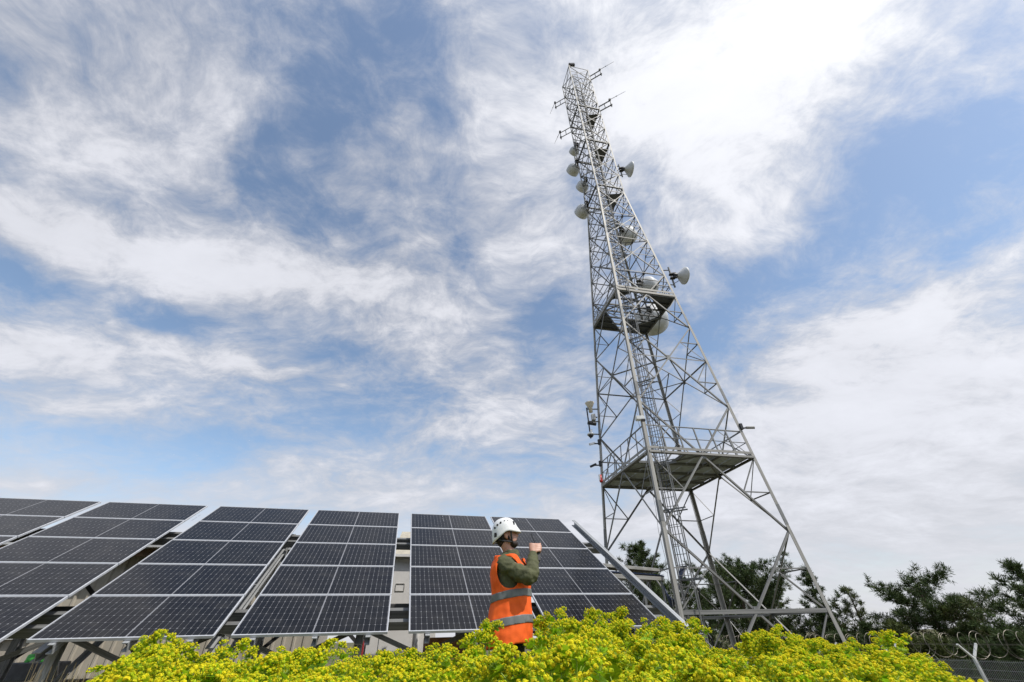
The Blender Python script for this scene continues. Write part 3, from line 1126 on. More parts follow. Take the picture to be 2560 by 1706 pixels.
def build_ladders():
    # climbing ladder with rungs, and a cable ladder carrying the feeder cables
    for nm, oin, s0, w, step, mm, top in (('ladder', .26, .10, .40, .30, M_BRACE_SHADE, TZT - 1.5), ('cable_ladder', .62, .06, .42, .60, M_BRACE_SHADE, TZT - 3)):
        lad = bpy.data.objects.new(nm, None)
        link(lad, TOWER)
        segs = [BASE_Z + .1, TZB, top]
        for a, b in zip(segs, segs[1:]):
            for s in (s0, s0 + w):
                tmem('stile', lad_pt(a, oin, s), lad_pt(b, oin, s), .032, m=mm, par=lad, kind='box', d=.04)
        z = BASE_Z + .4
        while z < top:
            tmem('rung', lad_pt(z, oin, s0), lad_pt(z, oin, s0 + w), .020, m=mm, par=lad, kind='tube')
            z += step
    for z in (2.2, 4.3, 6.0, 9.6, 12.0, 14.2, 18.2, 21.0):
        for oin, s0, w in ((.26, .10, .40), (.62, .06, .42)):
            tmem('ladder_bracket', tcorner(0, z), lad_pt(z, oin, s0 - .05), .04, m=M_GALV_D)
            tmem('ladder_bracket', lad_pt(z, oin, s0 - .05), lad_pt(z, oin, s0 + w + .3), .04, m=M_GALV_D)
    # feeder cables
    cb = bpy.data.objects.new('feeder_cables', None)
    link(cb, TOWER)
    rnd = random.Random(5)
    for i in (0, 2, 4, 6):
        s = .10 + i * .05
        top = [43, 40, 36, 31, 27, 22, 17][i]
        pts = []
        z = 2.2
        while z < top:
            pts.append(lad_pt(z, .69 + rnd.uniform(-.015, .015), s + rnd.uniform(-.012, .012)) - TC)
            z += 1.3
        bm = bmesh.new()
        tube_into(bm, pts, .014, 5)
        from_bm('cable', bm, M_CABLE, cb)
    pts = [lad_pt(2.2 - .3 * i, .69 + .10 * i + .05 * math.sin(i * 2), .38 + .14 * math.sin(i * 1.4)) - TC for i in range(9)]
    bm = bmesh.new()
    tube_into(bm, pts, .03, 6)
    from_bm('cable', bm, M_CABLE, cb)
    # lightning conductor hanging beside the near leg
    pts = [tcorner(0, z) + Vector((-.16 + .03 * math.sin(z * 3), -.02, 0)) - TC for z in [BASE_Z + .2 + i * .8 for i in range(24)]]
    bm = bmesh.new()
    tube_into(bm, pts, .007, 4)
    from_bm('earth_wire', bm, M_GALV_D, TOWER)
    pts = [tcorner(2, z) + Vector((-.14, -.05, 0)) - TC for z in [BASE_Z + .2 + i * 1.2 for i in range(10)]]
    bm = bmesh.new()
    tube_into(bm, pts, .012, 4)
    from_bm('earth_wire', bm, M_GALV, TOWER)


build_ladders()

# ------------------------------------------------------------------ antennas on the tower
M_DISH = mat('white_fibreglass', (0.58, 0.59, 0.60), .5, 0, var=.06, vscale=4)
M_RADOME = mat('grey_radome_skin', (0.45, 0.45, 0.44), .6, 0, var=.06)


def dish(centre, direc, dia, depth, label, leg=None, style='drum', size=.74):
    """microwave dish: reflector, shroud or cone, radome, hub, mounting pipe and arms back to the leg"""
    d = Vector(direc).normalized()
    centre = Vector(centre)
    rt = empty('microwave_dish', centre)
    tag(rt, label, 'dish antenna', 'microwave dishes on the tower')
    M = frame_mat((0, 0, 0), d, (0, 0, 1))
    dia, depth = dia * size, depth * size
    r = dia / 2
    bm = bmesh.new()
    if style == 'drum':
        pr = [(.10, -depth * .62), (r * .55, -depth * .50), (r * .88, -depth * .32), (r * .985, -depth * .16), (r, -depth * .10), (r, depth * .42), (r * .96, depth * .44)]
    else:
        pr = [(.09, -depth * .95), (r * .42, -depth * .62), (r * .78, -depth * .22), (r * .97, 0), (r, .02), (r, .09), (r * .97, .10)]
    lathe_into(bm, pr, 28, M)
    from_bm('reflector', bm, M_DISH, rt, True)
    bm = bmesh.new()
    zf = pr[-1][1]
    lathe_into(bm, [(pr[-1][0], zf - .004), (r * .7, zf + r * .03), (r * .35, zf + r * .05), (0, zf + r * .055)], 28, M)
    from_bm('radome', bm, M_RADOME, rt, True)
    zb = pr[0][1]
    bm = bmesh.new()
    lathe_into(bm, [(0, zb - .16), (.10, zb - .16), (.12, zb - .10), (.12, zb + .02), (0, zb + .02)], 12, M)
    from_bm('hub', bm, M_BLACK, rt)
    # pipe stands behind the hub
    pc = M @ Vector((0, 0, zb - .20))
    side = Vector((0, 0, 1)).cross(d).normalized()
    pp = pc + side * .16
    hl = max(.75, r * 1.25)
    bar('mounting_pipe', pp - Vector((0, 0, hl)), pp + Vector((0, 0, hl)), .10, .10, M_GALV_D, rt, up=(1, 0, 0), kind='tube')
    bm = bmesh.new()
    for zz in (-.14, .14):
        box_into(bm, pc + side * .08 + Vector((0, 0, zz)), (.26, .2, .07))
    box_into(bm, pc * .8 + side * .02, (.16, .16, .34))
    from_bm('clamp', bm, M_BLACK, rt)
    if leg is not None:
        for zz in (-hl * .75, hl * .75):
            a = pp + Vector((0, 0, zz))
            k = tcorner(leg, (centre + a).z) - centre
            bar('arm', a, k, .07, .07, M_GALV_D, rt, kind='angle')
    bar('strut', pc + side * .1 + Vector((0, 0, -hl * .7)), M @ Vector((r * .8, 0, -depth * .2)), .035, .035, M_GALV_D, rt, kind='tube')
    return rt


def leg_at_v(k, v):
    """height on leg k that the photo shows at row v"""
    best, bz = 1e9, 0
    z = 0.0
    while z < TZT:
        p = tcorner(k, z) - Vector((0, 0, CAM_H))
        dep = p.y * math.cos(TH) + p.z * math.sin(TH)
        a, b = p.x / dep, (p.z * math.cos(TH) - p.y * math.sin(TH)) / dep
        vv = 853 - FPX * (a * math.sin(RO) + b * math.cos(RO))
        if abs(vv - v) < best:
            best, bz = abs(vv - v), z
        z += .02
    return bz


def place_dishes():
    back = Vector((-.38, .92, 0))
    lft = []
    for (u, v, dia, dep, word) in ((1436, 378, 1.05, .75, 'uppermost'), (1434, 424, 1.35, .95, 'second'), (1457, 466, 1.25, .85, 'third'), (1457, 528, 1.40, 1.0, 'lowest')):
        z = leg_at_v(3, v)
        Y = tcorner(3, z).y + .35
        p = at(u, v, Y)
        lft.append(dish(p, back, dia, dep, '%s of the four white drum dishes on the left side of the tower' % word, leg=3))
    z = leg_at_v(1, 430)
    p = at(1566, 424, tcorner(1, z).y - .05)
    dish(p + Vector((.25, 0, 0)), (1, .12, 0), 1.45, .62, 'upper white cone-backed dish on the right side of the tower', leg=1, style='cone')
    p = at(1700, 690, tcorner(1, leg_at_v(1, 700)).y - .05)
    dish(p + Vector((.2, 0, 0)), (1, .12, 0), 1.30, .60, 'lower white cone-backed dish on the right, above the middle platform', leg=1, style='cone')
    p = at(1567, 588, TCY + 1.5)
    dish(p, (.62, .78, 0), 1.45, .95, 'white drum dish inside the tower, between the right-hand dishes', leg=2, size=.9)
    p = at(1618, 716, TCY + 1.6)
    dish(p, (.8, .6, 0), 1.35, .85, 'white drum dish standing just above the middle platform', leg=2, size=.95)
    p = at(1629, 796, TCY + 3.0)
    dish(p, (.35, .93, 0), 2.1, 1.35, 'largest white drum dish, seen through the open middle platform', leg=2, size=.95)


place_dishes()


def dipole(k, v, sgn, label):
    """horizontal outrigger of two bars with an upright pole and a tilted folded rod"""
    z = leg_at_v(k, v)
    o0 = tcorner(k, z)
    dirx = Vector((.87 * sgn, -.48 * sgn, 0)).normalized()
    rt = empty('whip_antenna', o0)
    tag(rt, label, 'antenna', 'rod antennas at the tower top')
    Lx = 1.0
    for zz in (0.0, -.75):
        bar('arm', Vector((0, 0, zz)), dirx * Lx + Vector((0, 0, zz)), .07, .07, M_GALV_D, rt, kind='angle')
    bar('arm_tie', dirx * .5 + Vector((0, 0, -.75)), dirx * .5, .04, .05, M_GALV_D, rt)
    e = dirx * Lx
    bar('pole', e + Vector((0, 0, -1.05)), e + Vector((0, 0, .2)), .07, .07, M_GALV_D, rt, kind='tube', up=(1, 0, 0))
    bm = bmesh.new()
    box_into(bm, e + Vector((0, 0, .12)), (.16, .16, .2))
    box_into(bm, e + Vector((0, 0, -.75)), (.14, .14, .16))
    from_bm('clamp', bm, M_RUSTY, rt)
    if sgn > 0:
        tip = e + dirx * 1.35 + Vector((0, 0, .1))
    else:
        tip = e + Vector((-.42, .95, .0))
    bm = bmesh.new()
    s = e + Vector((0, 0, .15))
    tube_into(bm, [s, s.lerp(tip, .4), s.lerp(tip, .41), s.lerp(tip, .45), s.lerp(tip, .46), tip], [.022, .02, .045, .045, .016, .012], 6)
    from_bm('rod', bm, M_GALV_D, rt)
    return rt


dipole(1, 192, 1, 'rod antenna on an outrigger at the upper right of the tower top')
dipole(1, 268, 1, 'rod antenna on an outrigger at the right, below the topmost one')
dipole(3, 245, -1, 'rod antenna on an outrigger at the upper left of the tower top')
dipole(3, 318, -1, 'rod antenna on an outrigger at the left, just above the drum dishes')


def tower_small():
    # obstruction light and junction box on the very top
    p = tcorner(0, TZT)
    rt = empty('obstruction_light', p + Vector((.15, .1, 0)))
    tag(rt, 'small obstruction lamp on the topmost corner of the tower', 'lamp')
    bar('stem', (0, 0, 0), (0, 0, .45), .05, .05, M_GALV_D, rt, kind='tube', up=(1, 0, 0))
    bm = bmesh.new()
    lathe_into(bm, [(0, .42), (.10, .42), (.11, .5), (.08, .66), (0, .70)], 14)
    from_bm('lens', bm, mat('clouded_lens', (.25, .22, .22), .3, 0), rt, True)
    b = empty('junction_box', tface(0, TZT, .22) + Vector((0, 0, .02)))
    tag(b, 'dark square floodlight on the top edge of the tower', 'floodlight')
    bm = bmesh.new()
    box_into(bm, (0, 0, .3), (.42, .22, .34))
    bmesh.ops.bevel(bm, geom=bm.edges[:], offset=.02, segments=1, affect='EDGES')
    from_bm('housing', bm, M_BLACK, b)
    bar('stem', (0, 0, 0), (0, 0, .16), .06, .06, M_GALV_D, b, up=(1, 0, 0))
    # camera mast on the left leg
    z0, z1 = leg_at_v(3, 1090), leg_at_v(3, 1020)
    pl = tcorner(3, z0)
    mast = empty('camera_mast', pl)
    tag(mast, 'dark bracket pole beside the left tower leg carrying small devices', 'bracket')
    dx = Vector((-.50, -.1, 0))
    zz = z1 - z0
    bar('pole', dx + Vector((0, 0, -.15)), dx + Vector((0, 0, zz)), .07, .07, M_BLACK, mast, kind='tube', up=(1, 0, 0))
    for t in (.05, .5, .95):
        c = tcorner(3, z0 + zz * t) - pl
        bar('arm', dx + Vector((0, 0, zz * t)), c, .05, .05, M_GALV_D, mast)
    Y = (pl + dx).y
    # horn
    p = at(1477, 1030, Y)
    h = empty('horn_loudspeaker', p)
    tag(h, 'cream horn loudspeaker at the top of the bracket on the left leg', 'loudspeaker')
    bm = bmesh.new()
    lathe_into(bm, [(0, -.02), (.10, -.02), (.10, .22), (.12, .24), (.22, .46), (.235, .5), (.21, .48), (.08, .26), (0, .26)], 20)
    from_bm('bell', bm, mat('cream_plastic', (.62, .56, .44), .5, 0, var=.1), h, True)
    bar('stay', (0, 0, .2), pl + dx + Vector((0, 0, zz)) - p, .03, .03, M_BLACK, h)
    # grey box
    p = at(1482, 1044, Y)
    o = bpy.data.objects.new('sensor_box', None)
    link(o)
    o.location = p
    tag(o, 'small grey box halfway up the bracket on the left leg', 'box')
    bm = bmesh.new()
    box_into(bm, (0.03, 0, 0), (.2, .22, .32))
    bmesh.ops.bevel(bm, geom=bm.edges[:], offset=.02, segments=1, affect='EDGES')
    from_bm('housing', bm, mat('light_grey_plastic', (.45, .45, .43), .5), o)
    bar('stay', (0.1, 0, 0), (.22, 0, 0), .05, .05, M_BLACK, o)

    def cam_obj(p, tgt, ln, rad, label, m=M_BLACK, to=None):
        r_ = empty('security_camera', p)
        tag(r_, label, 'camera', 'security cameras on the tower')
        d = (Vector(tgt)).normalized()
        Mx = frame_mat((0, 0, 0), d, (0, 0, 1))
        bm = bmesh.new()
        lathe_into(bm, [(0, -ln * .5), (rad * .85, -ln * .5), (rad, -ln * .42), (rad, ln * .45), (rad * 1.08, ln * .5), (rad * .8, ln * .5), (rad * .7, ln * .42), (0, ln * .42)], 16, Mx)
        from_bm('housing', bm, m, r_, True)
        if to is not None:
            bar('bracket', (0, 0, 0), Vector(to) - Vector(p), .05, .05, M_BLACK, r_)
        return r_
    p = at(1480, 1059, Y)
    cam_obj(p, (-.8, .25, .3), .42, .09, 'black tube camera on the bracket beside the left leg', to=pl + dx + Vector((0, 0, zz * .45)))
    # dome
    p = at(1477, 1088, Y)
    r_ = empty('dome_camera', p)
    tag(r_, 'white dome camera hanging at the foot of the left bracket', 'camera')
    bm = bmesh.new()
    lathe_into(bm, [(0, .16), (.06, .16), (.10, .10), (.17, .05), (.17, .0), (.13, 0), (0, 0)], 20)
    from_bm('cap', bm, M_WHITE, r_, True)
    bm = bmesh.new()
    lathe_into(bm, [(.125, 0.0), (.12, -.06), (.08, -.11), (0, -.13)], 18)
    from_bm('dome', bm, M_BLACK, r_, True)
    q = pl + dx + Vector((0, 0, -.05)) - p
    bm = bmesh.new()
    tube_into(bm, [(0, 0, .15), (0.02, 0, .24), (.1, 0, .28), q], .025, 6)
    from_bm('gooseneck', bm, M_WHITE, r_)
    # small cameras on legs
    for k, v, tg, lab, m in ((3, 1109, (-.8, -.3, -.3), 'small white camera clamped to the left leg above the handrail', M_WHITE),
                             (3, 1163, (-.8, .1, -.3), 'small black camera on the left leg beside the handrail end', M_BLACK),
                             (1, 1072, (.9, -.2, -.1), 'small camera sticking out of the right leg at handrail height', M_GALV)):
        z = leg_at_v(k, v)
        c = tcorner(k, z)
        s = Vector((-.42, -.05, -.02)) if k == 3 else Vector((.45, -.05, .0))
        cam_obj(c + s, tg, .32, .055, lab, m, to=c)
        o = empty('junction_box', c + Vector((s.x * .2, -.06, .05)))
        tag(o, 'dark junction box %s' % ('on the left leg near the %s camera' % ('white' if v == 1109 else 'black') if k == 3 else 'on the right leg at handrail height'), 'box')
        bm = bmesh.new()
        box_into(bm, (0, 0, 0), (.12, .12, .26))
        bmesh.ops.bevel(bm, geom=bm.edges[:], offset=.015, segments=1, affect='EDGES')
        from_bm('housing', bm, M_BLACK, o)
    # red and white siren
    z = leg_at_v(3, 1200)
    c = tcorner(3, z)
    o = empty('siren', c + Vector((-.10, -.10, 0)))
    tag(o, 'red and white siren fixed to the left leg at platform height', 'siren')
    bm = bmesh.new()
    box_into(bm, (-.05, 0, .08), (.07, .10, .30))
    bmesh.ops.bevel(bm, geom=bm.edges[:], offset=.02, segments=1, affect='EDGES')
    from_bm('housing', bm, M_WHITE, o)
    bm = bmesh.new()
    lathe_into(bm, [(0, -.14), (.06, -.14), (.08, -.09), (.06, -.01), (.05, .2), (0, .22)], 16)
    from_bm('beacon', bm, mat('red_lens', (.5, .02, .015), .35, 0), o, True)
    # camera on the near leg
    z = leg_at_v(0, 1056)
    c = tcorner(0, z)
    o = empty('security_camera', c + Vector((-.12, -.18, .06)))
    tag(o, 'white box camera fixed to the near leg above the handrail corner', 'camera')
    bm = bmesh.new()
    box_into(bm, (-.04, -.02, .02), (.34, .2, .17))
    bmesh.ops.bevel(bm, geom=bm.edges[:], offset=.025, segments=2, affect='EDGES')
    from_bm('housing', bm, M_WHITE, o)
    bm = bmesh.new()
    box_into(bm, (.07, -.06, -.08), (.14, .12, .07))
    from_bm('bracket', bm, M_BLACK, o)


tower_small()


def build_cable_bridge():
    """galvanised cable bridge running from behind the array to the tower"""
    a = at(1520, 1432, 13.0)
    b = at(1640, 1440, 15.2)
    a = a + (a - b) * .25
    rt = empty('cable_bridge', (b.x, b.y, ground_z(b.x, b.y)))
    tag(rt, 'galvanised cable bridge between the solar array and the near tower leg', 'cable bridge')
    O = Vector(rt.location)
    d = (b - a).normalized()
    n = Vector((-d.y, d.x, 0)).normalized()
    vs = []
    prof = [(-.24, 0), (-.24, .07), (-.06, .11), (.06, .11), (.24, .07), (.24, 0)]
    for p in (a, b):
        vs += [p - O + n * x + Vector((0, 0, z + .1)) for x, z in prof]
    k = len(prof)
    fs = [(i, i + 1, k + i + 1, k + i) for i in range(k - 1)] + [(5, 0, 6, 11), (0, 1, 2, 3, 4, 5), (11, 10, 9, 8, 7, 6)]
    from_py('cover', vs, fs, M_GALV, rt)
    for s in (-.22, .22):
        bar('tray_side', a - O + n * s + Vector((0, 0, -.1)), b - O + n * s + Vector((0, 0, -.1)), .03, .10, M_GALV, rt)
    rnd = random.Random(3)
    for i in range(6):
        s = -.16 + i * .06
        bm = bmesh.new()
        end = tcorner(0, b.z - .35) + Vector((.05, .1, 0))
        pts = [a - O + n * s, b - O + n * s * .9, b - O + d * .3 + Vector((0, 0, -.12)), (b.lerp(end, .55) - O) + Vector((0, 0, -.42 - .05 * i)), end - O + Vector((0, 0, -.25 + .03 * i)), lad_pt(b.z + .25, .69, .12 + .04 * i) - O]
        sm = []
        for j in range(len(pts) - 1):
            p0, p1, p2, p3 = pts[max(j - 1, 0)], pts[j], pts[j + 1], pts[min(j + 2, len(pts) - 1)]
            for t in (0, .25, .5, .75):
                sm.append(.5 * ((2 * p1) + (p2 - p0) * t + (2 * p0 - 5 * p1 + 4 * p2 - p3) * t * t + (3 * p1 - p0 - 3 * p2 + p3) * t ** 3))
        sm.append(pts[-1])
        tube_into(bm, sm, .022, 6)
        from_bm('cable', bm, M_CABLE if i % 2 else mat('blue_cable_sheath', (.015, .03, .08), .45, 0), rt)
    for t in (.25, .62, .97):
        p = a.lerp(b, t)
        gz = ground_z(p.x, p.y)
        for s in (-.2, .2):
            bar('post', Vector((p.x, p.y, gz - .1)) + n * s - O, p + n * s + Vector((0, 0, -.05)) - O, .07, .07, M_GALV_D, rt, kind='angle')
        bar('brace', Vector((p.x, p.y, gz + .5)) - n * .2 - O, p + n * .2 + Vector((0, 0, -.5)) - O, .05, .05, M_GALV_D, rt, kind='angle')


build_cable_bridge()

# ------------------------------------------------------------------ the man
def remesh(bm, voxel, smooth_it=4, name='m'):
    me = bpy.data.meshes.new(name)
    bm.to_mesh(me)
    bm.free()
    o = bpy.data.objects.new(name, me)
    COL.objects.link(o)
    md = o.modifiers.new('r', 'REMESH')
    md.mode = 'VOXEL'
    md.voxel_size = voxel
    md.use_smooth_shade = True
    if smooth_it:
        sm = o.modifiers.new('s', 'SMOOTH')
        sm.iterations = smooth_it
        sm.factor = 0.5
    dg = bpy.context.evaluated_depsgraph_get()
    out = bpy.data.meshes.new_from_object(o.evaluated_get(dg))
    bpy.data.objects.remove(o)
    bpy.data.meshes.remove(me)
    for p in out.polygons:
        p.use_smooth = True
    return out


def ell_into(bm, c, r, M=None, sub=3):
    res = bmesh.ops.create_icosphere(bm, subdivisions=sub, radius=1)
    for v in res['verts']:
        p = Vector((v.co.x * r[0], v.co.y * r[1], v.co.z * r[2]))
        v.co = (M @ p if M else p) + Vector(c)


def build_person():
    Y0 = 4.5
    org = at(1273, 1590, Y0)
    org.z = ground_z(org.x, org.y)
    rt = empty('person', org)
    tag(rt, 'man in orange reflective vest and olive shirt holding a radio to his mouth', 'person')

    def W(u, v, dy=0.0):
        return at(u, v, Y0 + dy) - org

    skin = mat('skin', (0.50, 0.27, 0.19), .5, 0, var=.10, vscale=18)
    olive = mat('olive_cotton', (0.085, 0.088, 0.040), .85, 0, var=.18, vscale=14, bump=.3, bscale=120)
    orange = mat('orange_mesh_fabric', (0.97, 0.125, 0.008), .8, 0, var=.14, vscale=10, bump=.15, bscale=160)
    band = mat('grey_reflective_tape', (0.16, 0.17, 0.165), .55, 0, var=.15, vscale=18)
    navy = mat('black_trousers', (0.012, 0.013, 0.018), .8, 0, var=.3, vscale=12)
    hair = mat('dark_hair', (0.022, 0.013, 0.009), .65, 0, var=.4, vscale=60, bump=.5, bscale=180)

    by, hy = R(-16), R(1)                    # body and head headings from +x
    F = Vector((math.cos(by), math.sin(by), 0))
    S = Vector((-math.sin(by), math.cos(by), 0))       # towards his left side
    c0 = Vector((0, 0, 0))
    # joints
    hip = c0 + Vector((0.0, 0, .93))
    sh_r = W(1258, 1406, -.15)
    sh_l = sh_r + S * .36 + F * .02
    el_r = W(1322, 1437, -.24)
    wr_r = W(1333, 1386, -.09)
    hd_r = W(1333, 1358, -.06)
    chest = (sh_r + sh_l) / 2
    neck0 = chest + Vector((0, 0, .045)) + F * .01
    headc = W(1266, 1338, .0)
    HM = Matrix.Rotation(hy, 4, 'Z') @ Matrix.Rotation(R(-12), 4, 'Y')   # looking slightly up
    Fh = HM @ Vector((1, 0, 0))

    bm = bmesh.new()

    def torso(ex, ez=0.0, zlo=.78, flare=0.0):
        pts, el = [], []
        for z, rx, ry, fx in ((zlo, .125, .175, 0), (.88, .13, .18, .0), (.98, .13, .172, .005), (1.08, .128, .165, .01), (1.20, .135, .175, .012), (1.30, .142, .19, .01), (1.38, .135, .195, .0), (1.45, .105, .165, -.005), (1.50, .065, .09, 0.0)):
            t = (z - .78) / .72
            x = c0.lerp(Vector((chest.x, chest.y, 0)), t)
            pts.append(Vector((x.x, x.y, z + ez * t)) + F * fx)
            k = flare * max(0, (1.2 - z)) / .42
            el.append((ry + ex + k, rx + ex + k))
        return pts, el
    p_, e_ = torso(0)
    tube_into(bm, p_, None, 20, ell=e_, ref=F)
    # neck, head
    tube_into(bm, [neck0 - Vector((0, 0, .05)), neck0 + Vector((0, 0, .04)), headc + Vector((0, 0, -.06)) - Fh * .02], [.068, .058, .055], 14)
    Hm3 = HM
    ell_into(bm, headc + Hm3 @ Vector((-.012, 0, .02)), (.095, .076, .10), HM)
    ell_into(bm, headc + Hm3 @ Vector((.030, 0, -.045)), (.066, .058, .082), HM)        # face
    ell_into(bm, headc + Hm3 @ Vector((.062, 0, -.108)), (.026, .026, .022), HM)         # chin
    tube_into(bm, [headc + Hm3 @ Vector((.088, 0, -.002)), headc + Hm3 @ Vector((.108, 0, -.035)), headc + Hm3 @ Vector((.092, 0, -.052))], [.009, .015, .014], 8)
    ell_into(bm, headc + Hm3 @ Vector((.084, 0, -.078)), (.012, .022, .010), HM, 2)       # lips
    ell_into(bm, headc + Hm3 @ Vector((.080, 0, .016)), (.014, .045, .012), HM, 2)        # brow
    for s in (-1, 1):
        ell_into(bm, headc + Hm3 @ Vector((-.006, s * .076, -.018)), (.020, .011, .033), HM, 2)   # ears
        ell_into(bm, headc + Hm3 @ Vector((-.004, s * .074, -.042)), (.011, .009, .012), HM, 2)
    # legs
    for s, kx in ((-1, .02), (1, -.03)):
        hp = hip + S * (.095 * s) + Vector((0, 0, -.04))
        kn = hp + F * (kx + .04) + Vector((0, 0, -.43))
        an = kn + F * (kx - .05) + Vector((0, 0, -.40))
        tube_into(bm, [hp + Vector((0, 0, .06)), hp, (hp + kn) / 2, kn, kn.lerp(an, .35), an], [.09, .092, .08, .06, .058, .042], 12)
        an.z = .07
        tube_into(bm, [an + F * -.06 + Vector((0, 0, -.03)), an + Vector((0, 0, -.02)), an + F * .12 + Vector((0, 0, -.04))], None, 10, ell=[(.038, .03), (.04, .04), (.045, .022)])
    # arms
    tube_into(bm, [chest.lerp(sh_r, .6), sh_r, sh_r.lerp(el_r, .5), el_r, el_r.lerp(wr_r, .3), wr_r], [.05, .048, .044, .040, .040, .028], 12)
    el_l = sh_l + Vector((-.05, .05, -.28))
    wr_l = el_l + F * .02 + S * -.01 + Vector((0, 0, -.22))
    tube_into(bm, [chest.lerp(sh_l, .6), sh_l, sh_l.lerp(el_l, .5), el_l, wr_l], [.06, .058, .05, .042, .028], 12)
    dn = Vector((0, 0, -1))
    tube_into(bm, [wr_l, wr_l + dn * .05, wr_l + dn * .10], None, 10, ell=[(.020, .028), (.018, .04), (.014, .036)], ref=F)
    for i in range(4):
        o_ = wr_l + dn * .09 + F * (.028 - i * .018)
        tube_into(bm, [o_, o_ + dn * .035, o_ + dn * (.066 - .006 * i) - S * .018], [.0095, .009, .0075], 6)
    tube_into(bm, [wr_l + dn * .03 + F * .025, wr_l + dn * .055 + F * .05 - S * .01, wr_l + dn * .085 + F * .055 - S * .015], [.011, .010, .008], 6)
    # right hand: palm, curled fingers round the radio, thumb on the near side
    up = (hd_r - wr_r).normalized()
    fw = Vector((.92, .35, .1))
    fw = (fw - up * fw.dot(up)).normalized()         # where the fingers point
    sd = up.cross(fw).normalized()
    palm = wr_r + up * .05
    tube_into(bm, [wr_r - up * .02, wr_r + up * .015, palm, wr_r + up * .100], None, 12, ell=[(.029, .025), (.032, .025), (.045, .023), (.045, .020)], ref=sd)
    for i, ln in enumerate((.086, .098, .093, .076)):
        b0 = wr_r + up * (.100 - i * .0235) + fw * .032 - sd * (.004 * i)
        k1 = b0 + fw * ln * .50 + up * .012
        k2 = k1 + fw * ln * .10 + sd * .030 - up * .008
        k3 = k2 - fw * ln * .34 + sd * .010
        tube_into(bm, [b0 - fw * .022, b0, k1, k2, k3], [.0118, .0118, .0110, .0100, .0088], 7)
    t0 = wr_r + up * .028 + fw * .018 + sd * .018
    t1 = t0 + fw * .030 + sd * .026 + up * .012
    t2 = t1 + fw * .024 + up * .026
    tube_into(bm, [t0 - fw * .01, t0, t1, t2], [.014, .013, .011, .009], 7)
    body = remesh(bm, .0075, 3, 'body')
    body.materials.append(skin)
    mesh_obj('body', body, rt)

    # hair below the helmet, beard
    bm = bmesh.new()
    ell_into(bm, headc + Hm3 @ Vector((-.035, 0, .005)), (.085, .078, .095), HM)
    ell_into(bm, headc + Hm3 @ Vector((-.065, 0, -.05)), (.040, .060, .050), HM)
    mesh_obj('hair', remesh(bm, .008, 2), rt, hair)
    bm = bmesh.new()
    ell_into(bm, headc + Hm3 @ Vector((.048, 0, -.098)), (.048, .056, .036), HM)
    for s in (-1, 1):
        tube_into(bm, [headc + Hm3 @ Vector((.012, s * .064, -.02)), headc + Hm3 @ Vector((.018, s * .062, -.06)), headc + Hm3 @ Vector((.045, s * .045, -.092))], [.010, .014, .016], 8)
    tube_into(bm, [headc + Hm3 @ Vector((.082, -.03, -.078)), headc + Hm3 @ Vector((.094, 0, -.066)), headc + Hm3 @ Vector((.082, .03, -.078))], [.008, .009, .008], 6)
    mesh_obj('beard', remesh(bm, .006, 2), rt, hair)

    # shirt: torso, sleeves with folds, collar
    bm = bmesh.new()
    p_, e_ = torso(.014)
    tube_into(bm, p_[1:], None, 20, ell=e_[1:], ref=F)

    def sleeve(pts, rad, n=22, fold=.006, seed=0):
        P_, R_ = [], []
        for i in range(n + 1):
            t = i / n * (len(pts) - 1)
            j = min(int(t), len(pts) - 2)
            f = t - j
            p0, p1, p2, p3 = pts[max(j - 1, 0)], pts[j], pts[j + 1], pts[min(j + 2, len(pts) - 1)]
            P_.append(.5 * ((2 * p1) + (p2 - p0) * f + (2 * p0 - 5 * p1 + 4 * p2 - p3) * f * f + (3 * p1 - p0 - 3 * p2 + p3) * f ** 3))
            R_.append(rad[j] * (1 - f) + rad[j + 1] * f + fold * math.sin(i * 2.1 + seed) * (0.4 + .6 * math.sin(math.pi * i / n)))
        tube_into(bm, P_, R_, 16)
    sleeve([chest.lerp(sh_r, .55), sh_r + Vector((0, 0, -.012)), sh_r.lerp(el_r, .5) + Vector((0, 0, -.022)), el_r + Vector((.012, 0, -.012)), el_r.lerp(wr_r, .45) + Vector((.012, 0, 0)), wr_r - up * .005],
           [.060, .070, .072, .073, .060, .046])
    sleeve([chest.lerp(sh_l, .55), sh_l, sh_l.lerp(el_l, .5), el_l, wr_l], [.08, .082, .07, .062, .042], seed=2)
    tube_into(bm, [neck0 + Vector((0, 0, -.05)), neck0 + Vector((0, 0, .02)), neck0 + Vector((0, 0, .072)) - F * .006], [.105, .090, .080], 18)
    shirt = remesh(bm, .009, 2, 'shirt')
    for v, nrm in [(v, v.normal.copy()) for v in shirt.vertices]:                       # soft creases
        n_ = mnoise.noise(Vector((v.co.x * 19, v.co.y * 19, v.co.z * 30))) + .6 * mnoise.noise(v.co * 48)
        v.co += nrm * (n_ * .0075)
    mesh_obj('shirt', shirt, rt, olive)

    # vest: closed shell, then neck, armholes and hem cut away
    bm = bmesh.new()
    p_, e_ = torso(.044, flare=.03)
    p_[0].z = .70
    p_ = p_[:-1]
    e_ = e_[:-1]
    p_.append(p_[-1] + Vector((0, 0, .035)))
    e_.append((.10, .07))
    tube_into(bm, p_, None, 28, ell=e_, ref=F)
    for sh in (sh_r, sh_l):
        tube_into(bm, [chest + Vector((0, 0, .045)), chest.lerp(sh, .45) + Vector((0, 0, .060)), chest.lerp(sh, .88) + Vector((0, 0, .045))], None, 14, ell=[(.12, .040), (.118, .044), (.108, .040)])
    vm = remesh(bm, .011, 4, 'vest')
